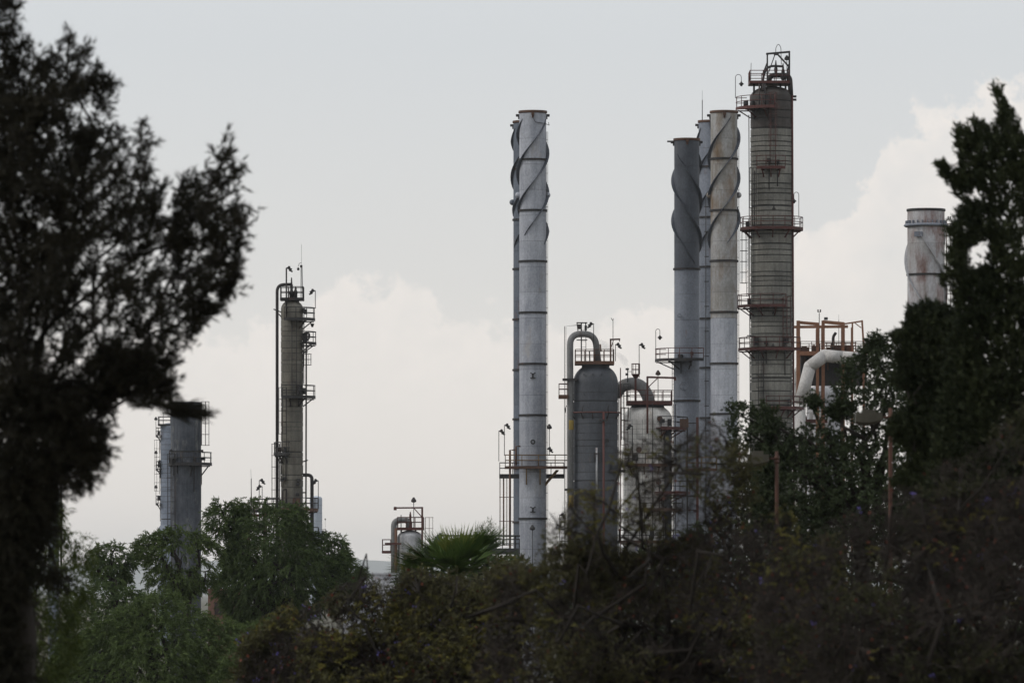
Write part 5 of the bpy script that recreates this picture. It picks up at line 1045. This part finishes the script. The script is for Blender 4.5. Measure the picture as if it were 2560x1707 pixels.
# --- dry, twiggy flowering trees along the bottom
def nearest(Q, Nn):
    out = np.empty(len(Q), int); dist = np.empty(len(Q))
    for a in range(0, len(Q), 1500):
        q = Q[a:a + 1500]; d = ((q[:, None, :] - Nn[None]) ** 2).sum(2); d += np.maximum(0, Nn[None, :, 2] - q[:, None, 2]) ** 2 * 0.8
        out[a:a + 1500] = d.argmin(1); dist[a:a + 1500] = np.sqrt(d.min(1))
    return out, dist
def twiggy(label, px, D, dense, sparse, n, ns, seed, fork, limbs, depth, mix=(0.55, 0.05, 0.03, 0.004), leafm=None, r0=0.13, nb=240, holes=(), back=12000, extra=24):
    """a dry tree grown branch by branch: limbs, boughs, twigs off the boughs, spurs off the twigs, then tufts of leaf on some of them"""
    T = tree_thing('jacaranda_tree', label, px, D, 'tree', 'dry twiggy trees'); r = np.random.default_rng(seed); leafm = leafm or OLIVE
    k = S(D) / 0.0053; F = np.array(W(*fork, D)); nodes = []
    def add(mb, a, b, ra, rb, wob, m, sag):
        p = limb(mb, a, b, ra, rb, r, wob, m, sag); nodes.extend(p[1:]); return p
    t = MB(); limb(t, (X(fork[0], D), D, 0), F, r0 * 1.35, r0, r, 0.03, 8); t.build('trunk', BARK, T)
    b = MB(); tg = [np.array(W(a_, b_, D, r.uniform(-0.9, 0.3) * depth)) for a_, b_ in limbs]
    tg += list(crown_points(dense, extra, D, depth, seed + 31, (), 0.2, 1.0))
    for q in tg: add(b, F, q, r0 * 0.30, 0.006 * k, 0.20, 12, 0.05)
    Nn = np.array(nodes); B = np.concatenate([crown_points(dense, nb, D, depth, seed + 32, holes, 0.3, 1.2), crown_points(sparse, nb // 4, D, depth * 0.6, seed + 33, (), 0.3, 1.2)])
    ix, _ = nearest(B, Nn)
    for q, i in zip(B, ix): add(b, Nn[i], q, 0.011 * k, 0.004 * k, 0.16, 6, 0.08)
    b.build('branches', BARK, T)
    Nn = np.array(nodes)
    Q = np.concatenate([crown_points(dense, n, D, depth, seed, holes, 0.40, 1.3, 0.5), crown_points(sparse, ns, D, depth * 0.6, seed + 1, holes, 0.47, 1.6, 0.5)])
    ix, dist = nearest(Q, Nn); keep = dist < 0.75 * k; Q, A = Q[keep], Nn[ix[keep]]
    mid = (A + Q) / 2 + r.normal(size=Q.shape) * 0.04 * k; wv = r.uniform(0.0024, 0.0048, len(Q)) * k
    parts = [tri_twigs(A, mid, wv, r), tri_twigs(mid, Q, wv * 0.7, r)]; d0 = unit(Q - A); ends = [Q]
    for _ in range(4):
        u = r.uniform(0.3, 1.0, len(Q))[:, None]; st = A + (Q - A) * u; dd = unit(d0 + 0.85 * r.normal(size=Q.shape) + np.array([0, 0, 0.15])); e = st + dd * r.uniform(0.06, 0.2, len(Q))[:, None] * k
        parts.append(tri_twigs(st, e, wv * 0.6, r)); ends.append(e)
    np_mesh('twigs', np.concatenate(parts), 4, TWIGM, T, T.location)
    E = np.concatenate(ends); a, bb, c, e = mix
    lush = vnoise(E, 0.9 / k, seed + 8) * 0.6 + vnoise(E, 2.6 / k, seed + 18) * 0.4; sel = E[(lush > 0.62 - a * 0.35) & (r.random(len(E)) < 0.55)]
    np_mesh('leaves', sprays(sel, unit(rand_dirs(len(sel), r) + np.array([0, 0, 0.15])), 6, 0.11 * k, 0.040 * k, 0.026 * k, 0.9, r, tri=True), 3, leafm, T, T.location)
    lump = vnoise(E, 1.6 / k, seed + 9); sel = E[(r.random(len(E)) < bb * 1.6) & (lump > 0.60)]
    if len(sel): np_mesh('yellow_leaves', sprays(sel, unit(rand_dirs(len(sel), r) * np.array([1, 1, 0.35])), 9, 0.13 * k, 0.045 * k, 0.024 * k, 0.6, r, tri=True), 3, YELM, T, T.location)
    sel = E[r.random(len(E)) < c * 0.25]
    if len(sel): np_mesh('seed_pods', leaves(sel, unit(rand_dirs(len(sel), r) + np.array([0, 0, -0.6])), np.full(len(sel), 0.055 * k), np.full(len(sel), 0.045 * k), r), 4, PODM, T, T.location)
    sel = E[r.random(len(E)) < e * 0.25]
    if len(sel):
        sel = np.repeat(sel, 5, 0) + r.normal(size=(len(sel) * 5, 3)) * 0.022 * k
        np_mesh('blossoms', leaves(sel, rand_dirs(len(sel), r), np.full(len(sel), 0.035 * k), np.full(len(sel), 0.028 * k), r), 4, BLOOM, T, T.location)
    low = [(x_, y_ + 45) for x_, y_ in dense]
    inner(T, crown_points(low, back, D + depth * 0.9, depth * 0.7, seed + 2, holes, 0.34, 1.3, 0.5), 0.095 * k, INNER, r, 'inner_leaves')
    return T
t1d = [(1240, 1430), (1290, 1410), (1340, 1380), (1400, 1365), (1430, 1340), (1470, 1320), (1520, 1350), (1560, 1385), (1620, 1375), (1700, 1345), (1760, 1290), (1810, 1240), (1860, 1260), (1920, 1260), (2000, 1300), (2080, 1350), (2120, 1500), (2100, 1900), (1200, 1900), (1180, 1640), (1220, 1500)]
t1s = [(1370, 1350), (1365, 1262), (1400, 1290), (1430, 1235), (1478, 1215), (1500, 1250), (1530, 1180), (1548, 1080), (1580, 1120), (1640, 1080), (1690, 1110), (1740, 1060), (1760, 1040), (1800, 1060), (1830, 1100), (1870, 1160), (1880, 1300), (1700, 1330), (1500, 1330)]
twiggy('bare brown twiggy tree with yellow leaf tufts, bottom centre under the vessels', 1620, 70, t1d, t1s, 11500, 1300, 81, (1640, 1720), ((1490, 1250), (1375, 1280), (1550, 1100), (1690, 1130), (1760, 1060), (1830, 1130), (1280, 1420), (1900, 1300), (1450, 1560), (2000, 1420), (1360, 1500), (1760, 1400), (1600, 1200), (1430, 1240)), 1.7, mix=(0.06, 0.07, 0.05, 0.004), holes=[(1640, 1440, 40, 30, .6), (1565, 1250, 14, 60, .6), (1400, 1440, 12, 40, .6)])
t2d = [(1930, 1420), (1990, 1390), (2060, 1370), (2120, 1330), (2200, 1310), (2260, 1280), (2320, 1270), (2380, 1240), (2440, 1240), (2500, 1200), (2560, 1190), (2760, 1150), (2760, 1900), (1880, 1900), (1890, 1600), (1880, 1480)]
t2s = [(2000, 1400), (2060, 1310), (2150, 1260), (2250, 1210), (2330, 1160), (2420, 1130), (2500, 1060), (2600, 1000), (2700, 980), (2700, 1250), (2200, 1380)]
twiggy('dense dark brown twiggy tree with purple blossoms, bottom right corner', 2300, 62, t2d, t2s, 13000, 800, 85, (2330, 1760), ((2100, 1310), (2220, 1240), (2330, 1190), (2430, 1150), (2520, 1080), (2560, 1150), (2480, 1250), (2050, 1480), (2160, 1450), (2400, 1420), (2600, 1350), (1960, 1450)), 1.5, mix=(0.08, 0.02, 0.05, 0.004), nb=320, leafm=DIM)
t3d = [(576, 1760), (600, 1660), (612, 1615), (664, 1570), (749, 1524), (800, 1520), (860, 1540), (920, 1560), (980, 1520), (1010, 1470), (1032, 1440), (1095, 1448), (1189, 1442), (1252, 1412), (1300, 1405), (1330, 1480), (1310, 1640), (1280, 1900), (560, 1900)]
t3s = [(800, 1510), (850, 1462), (900, 1450), (912, 1405), (925, 1450), (985, 1440), (1040, 1430), (1060, 1460), (1000, 1540), (880, 1570)]
twiggy('olive-brown bushy tree with red pods and purple blossoms, bottom centre-left', 960, 96, t3d, t3s, 9000, 420, 89, (980, 1760), ((640, 1620), (760, 1540), (860, 1470), (914, 1410), (1050, 1450), (1180, 1450), (1290, 1420), (1250, 1560), (720, 1680), (1100, 1560)), 2.0, mix=(0.62, 0.10, 0.12, 0.012), back=11000)

# --- fan palm
D = 150; s = S(D); T = tree_thing('fan_palm', 'green fan palm with spiky fronds between the small vessel and the pale stack', 1135, D, 'palm'); r = np.random.default_rng(95)
C = np.array(W(1140, 1440, D))
MB().tube([(C[0], D, 0), (C[0] + 0.05, D, C[2] * 0.5), tuple(C)], [0.26, 0.20, 0.18], 10).build('trunk', BARKG, T)
def frond(tip_dir, plen, R, spread, mat, seed, roll):
    q = np.random.default_rng(seed); d = unit(np.array(tip_dir, float)); side = unit(np.cross(d, np.array([0.0, 0, 1]) if abs(d[2]) < 0.95 else np.array([0, 1.0, 0])))
    side = side * math.cos(roll) + np.cross(d, side) * math.sin(roll); nrm = np.cross(side, d)
    h = C + d * plen; vs = []; n = 30
    for i in range(n):
        a = spread * (i / (n - 1) - 0.5) * 2; u = unit(d * math.cos(a) + side * math.sin(a) + nrm * 0.16 * (1 if i % 2 else -1))
        L = R * (0.72 + 0.28 * math.cos(a)) * q.uniform(0.88, 1.06); w = unit(np.cross(u, nrm)) * R * spread / n * 1.05
        m = h + u * L * 0.5; tip = h + u * L + np.array([0, 0, -0.05 * L]) + nrm * q.normal() * 0.05
        vs += [h, m - w, tip, m + w]
    f = np_mesh('frond', np.array(vs), 4, mat, T, T.location)
    MB().tube([tuple(C), tuple(C + d * plen * 0.5 + np.array([0, 0, 0.03])), tuple(h)], 0.014, 5).build('petiole', mat, f)
FR = [(-0.95, -0.3, 0.55, .75, .95, .8), (-0.95, -0.1, 0.25, .8, .95, .8), (-0.55, -0.4, 0.75, .6, .95, .75), (-0.3, -0.2, 1, .5, .85, .75), (0.05, -0.3, 1, .45, .85, .8), (0.3, -0.3, 0.9, .5, .95, .7), (0.62, -0.2, 0.95, .7, .95, .65), (0.75, 0.1, 0.75, .8, .95, .7), (0.95, -0.2, 0.3, .85, .9, .9), (0.9, 0.2, 0.45, .7, .9, .8), (-1, 0.1, 0.0, .8, .9, .9), (1, -0.1, 0.0, .9, .85, .9), (-0.7, -0.6, 0.1, .7, .8, 1.0), (0.5, -0.8, 0.2, .7, .8, 1.0), (0.0, -0.9, 0.3, .6, .8, 1.0), (-0.3, -0.9, 0.5, .6, .85, .9), (0.3, -0.6, 0.6, .55, .9, .8), (-0.8, 0.4, 0.4, .7, .9, .8), (0.5, 0.7, 0.5, .7, .9, .8), (0, 0.8, 0.7, .6, .9, .8), (-0.5, 0.7, 0.8, .6, .9, .8), (-0.75, -0.3, 0.6, .6, .85, .8), (-0.6, -0.1, 0.35, .5, .9, .85), (0.55, -0.5, 0.45, .5, .9, .9), (0.2, -0.6, 0.75, .4, .85, .8), (0.72, -0.2, 1.0, .85, .85, .55), (-0.9, -0.4, 0.1, .6, .9, .9), (0.1, -0.8, 0.1, .5, .8, 1.0)]
for i, (a, b, c, pl, R, sp) in enumerate(FR): frond((a * 1.1, b, c), pl * 1.12, R * 1.12, sp * 0.9, PALMY if i in (3, 4, 5) else PALMG, 200 + i, r.uniform(-0.45, 0.45))
for i, (a, b, c) in enumerate(((-0.9, -0.3, -0.25), (0.9, -0.3, -0.15), (0.7, -0.5, -0.3), (-0.5, -0.8, -0.35), (0.1, -0.9, -0.3), (1, 0.1, 0.12), (-0.75, -0.2, 0.42))): frond((a, b, c), 0.95, 0.9, 0.85, PALMD if i != 4 else PALMG, 260 + i, r.uniform(-0.5, 0.5))
# leafy bush behind the palm
D = 165; T = tree_thing('leafy_bush', 'dull green bush filling the gap under the palm fronds', 1150, D, 'bush'); r = np.random.default_rng(101)
P = crown_points([(980, 1480), (1000, 1440), (1040, 1415), (1090, 1400), (1140, 1395), (1200, 1392), (1250, 1398), (1300, 1390), (1330, 1420), (1320, 1560), (990, 1560)], 1500, D, 1.5, 102, (), 0.33, 1.4)
np_mesh('leaves', sprays(P, unit(rand_dirs(len(P), r) + np.array([0, 0, 0.3])), 9, 0.2, 0.13, 0.05, 0.8, r, tri=True), 3, BROAD, T, T.location)
skeleton(T, (X(1150, D), D, 0), W(1150, 1500, D), [P[i] for i in r.choice(len(P), 10, replace=False)], [P[i] for i in r.choice(len(P), 40, replace=False)], 0.09, BARKG, 103, rl=0.25, rm=0.1)
# seeding shrub behind the palm
D = 170; T = tree_thing('wispy_shrub', 'wispy seeding shrub rising just behind the palm', 1215, D, 'shrub'); r = np.random.default_rng(97)
P = crown_points([(1196, 1400), (1190, 1350), (1204, 1312), (1222, 1304), (1240, 1315), (1238, 1350), (1232, 1420)], 130, D, 0.4, 98, (), 0.42, 3.0)
np_mesh('leaves', sprays(P, unit(np.array([0, 0, 0.9]) + 0.5 * r.normal(size=P.shape)), 8, 0.2, 0.09, 0.02, 0.5, r), 4, EUCA, T, T.location)
skeleton(T, (X(1216, D), D, 0), W(1216, 1420, D), [P[i] for i in r.choice(len(P), 10, replace=False)], [P[i] for i in r.choice(len(P), 20, replace=False)], 0.05, BARKG, 99, rl=0.25, rm=0.15)
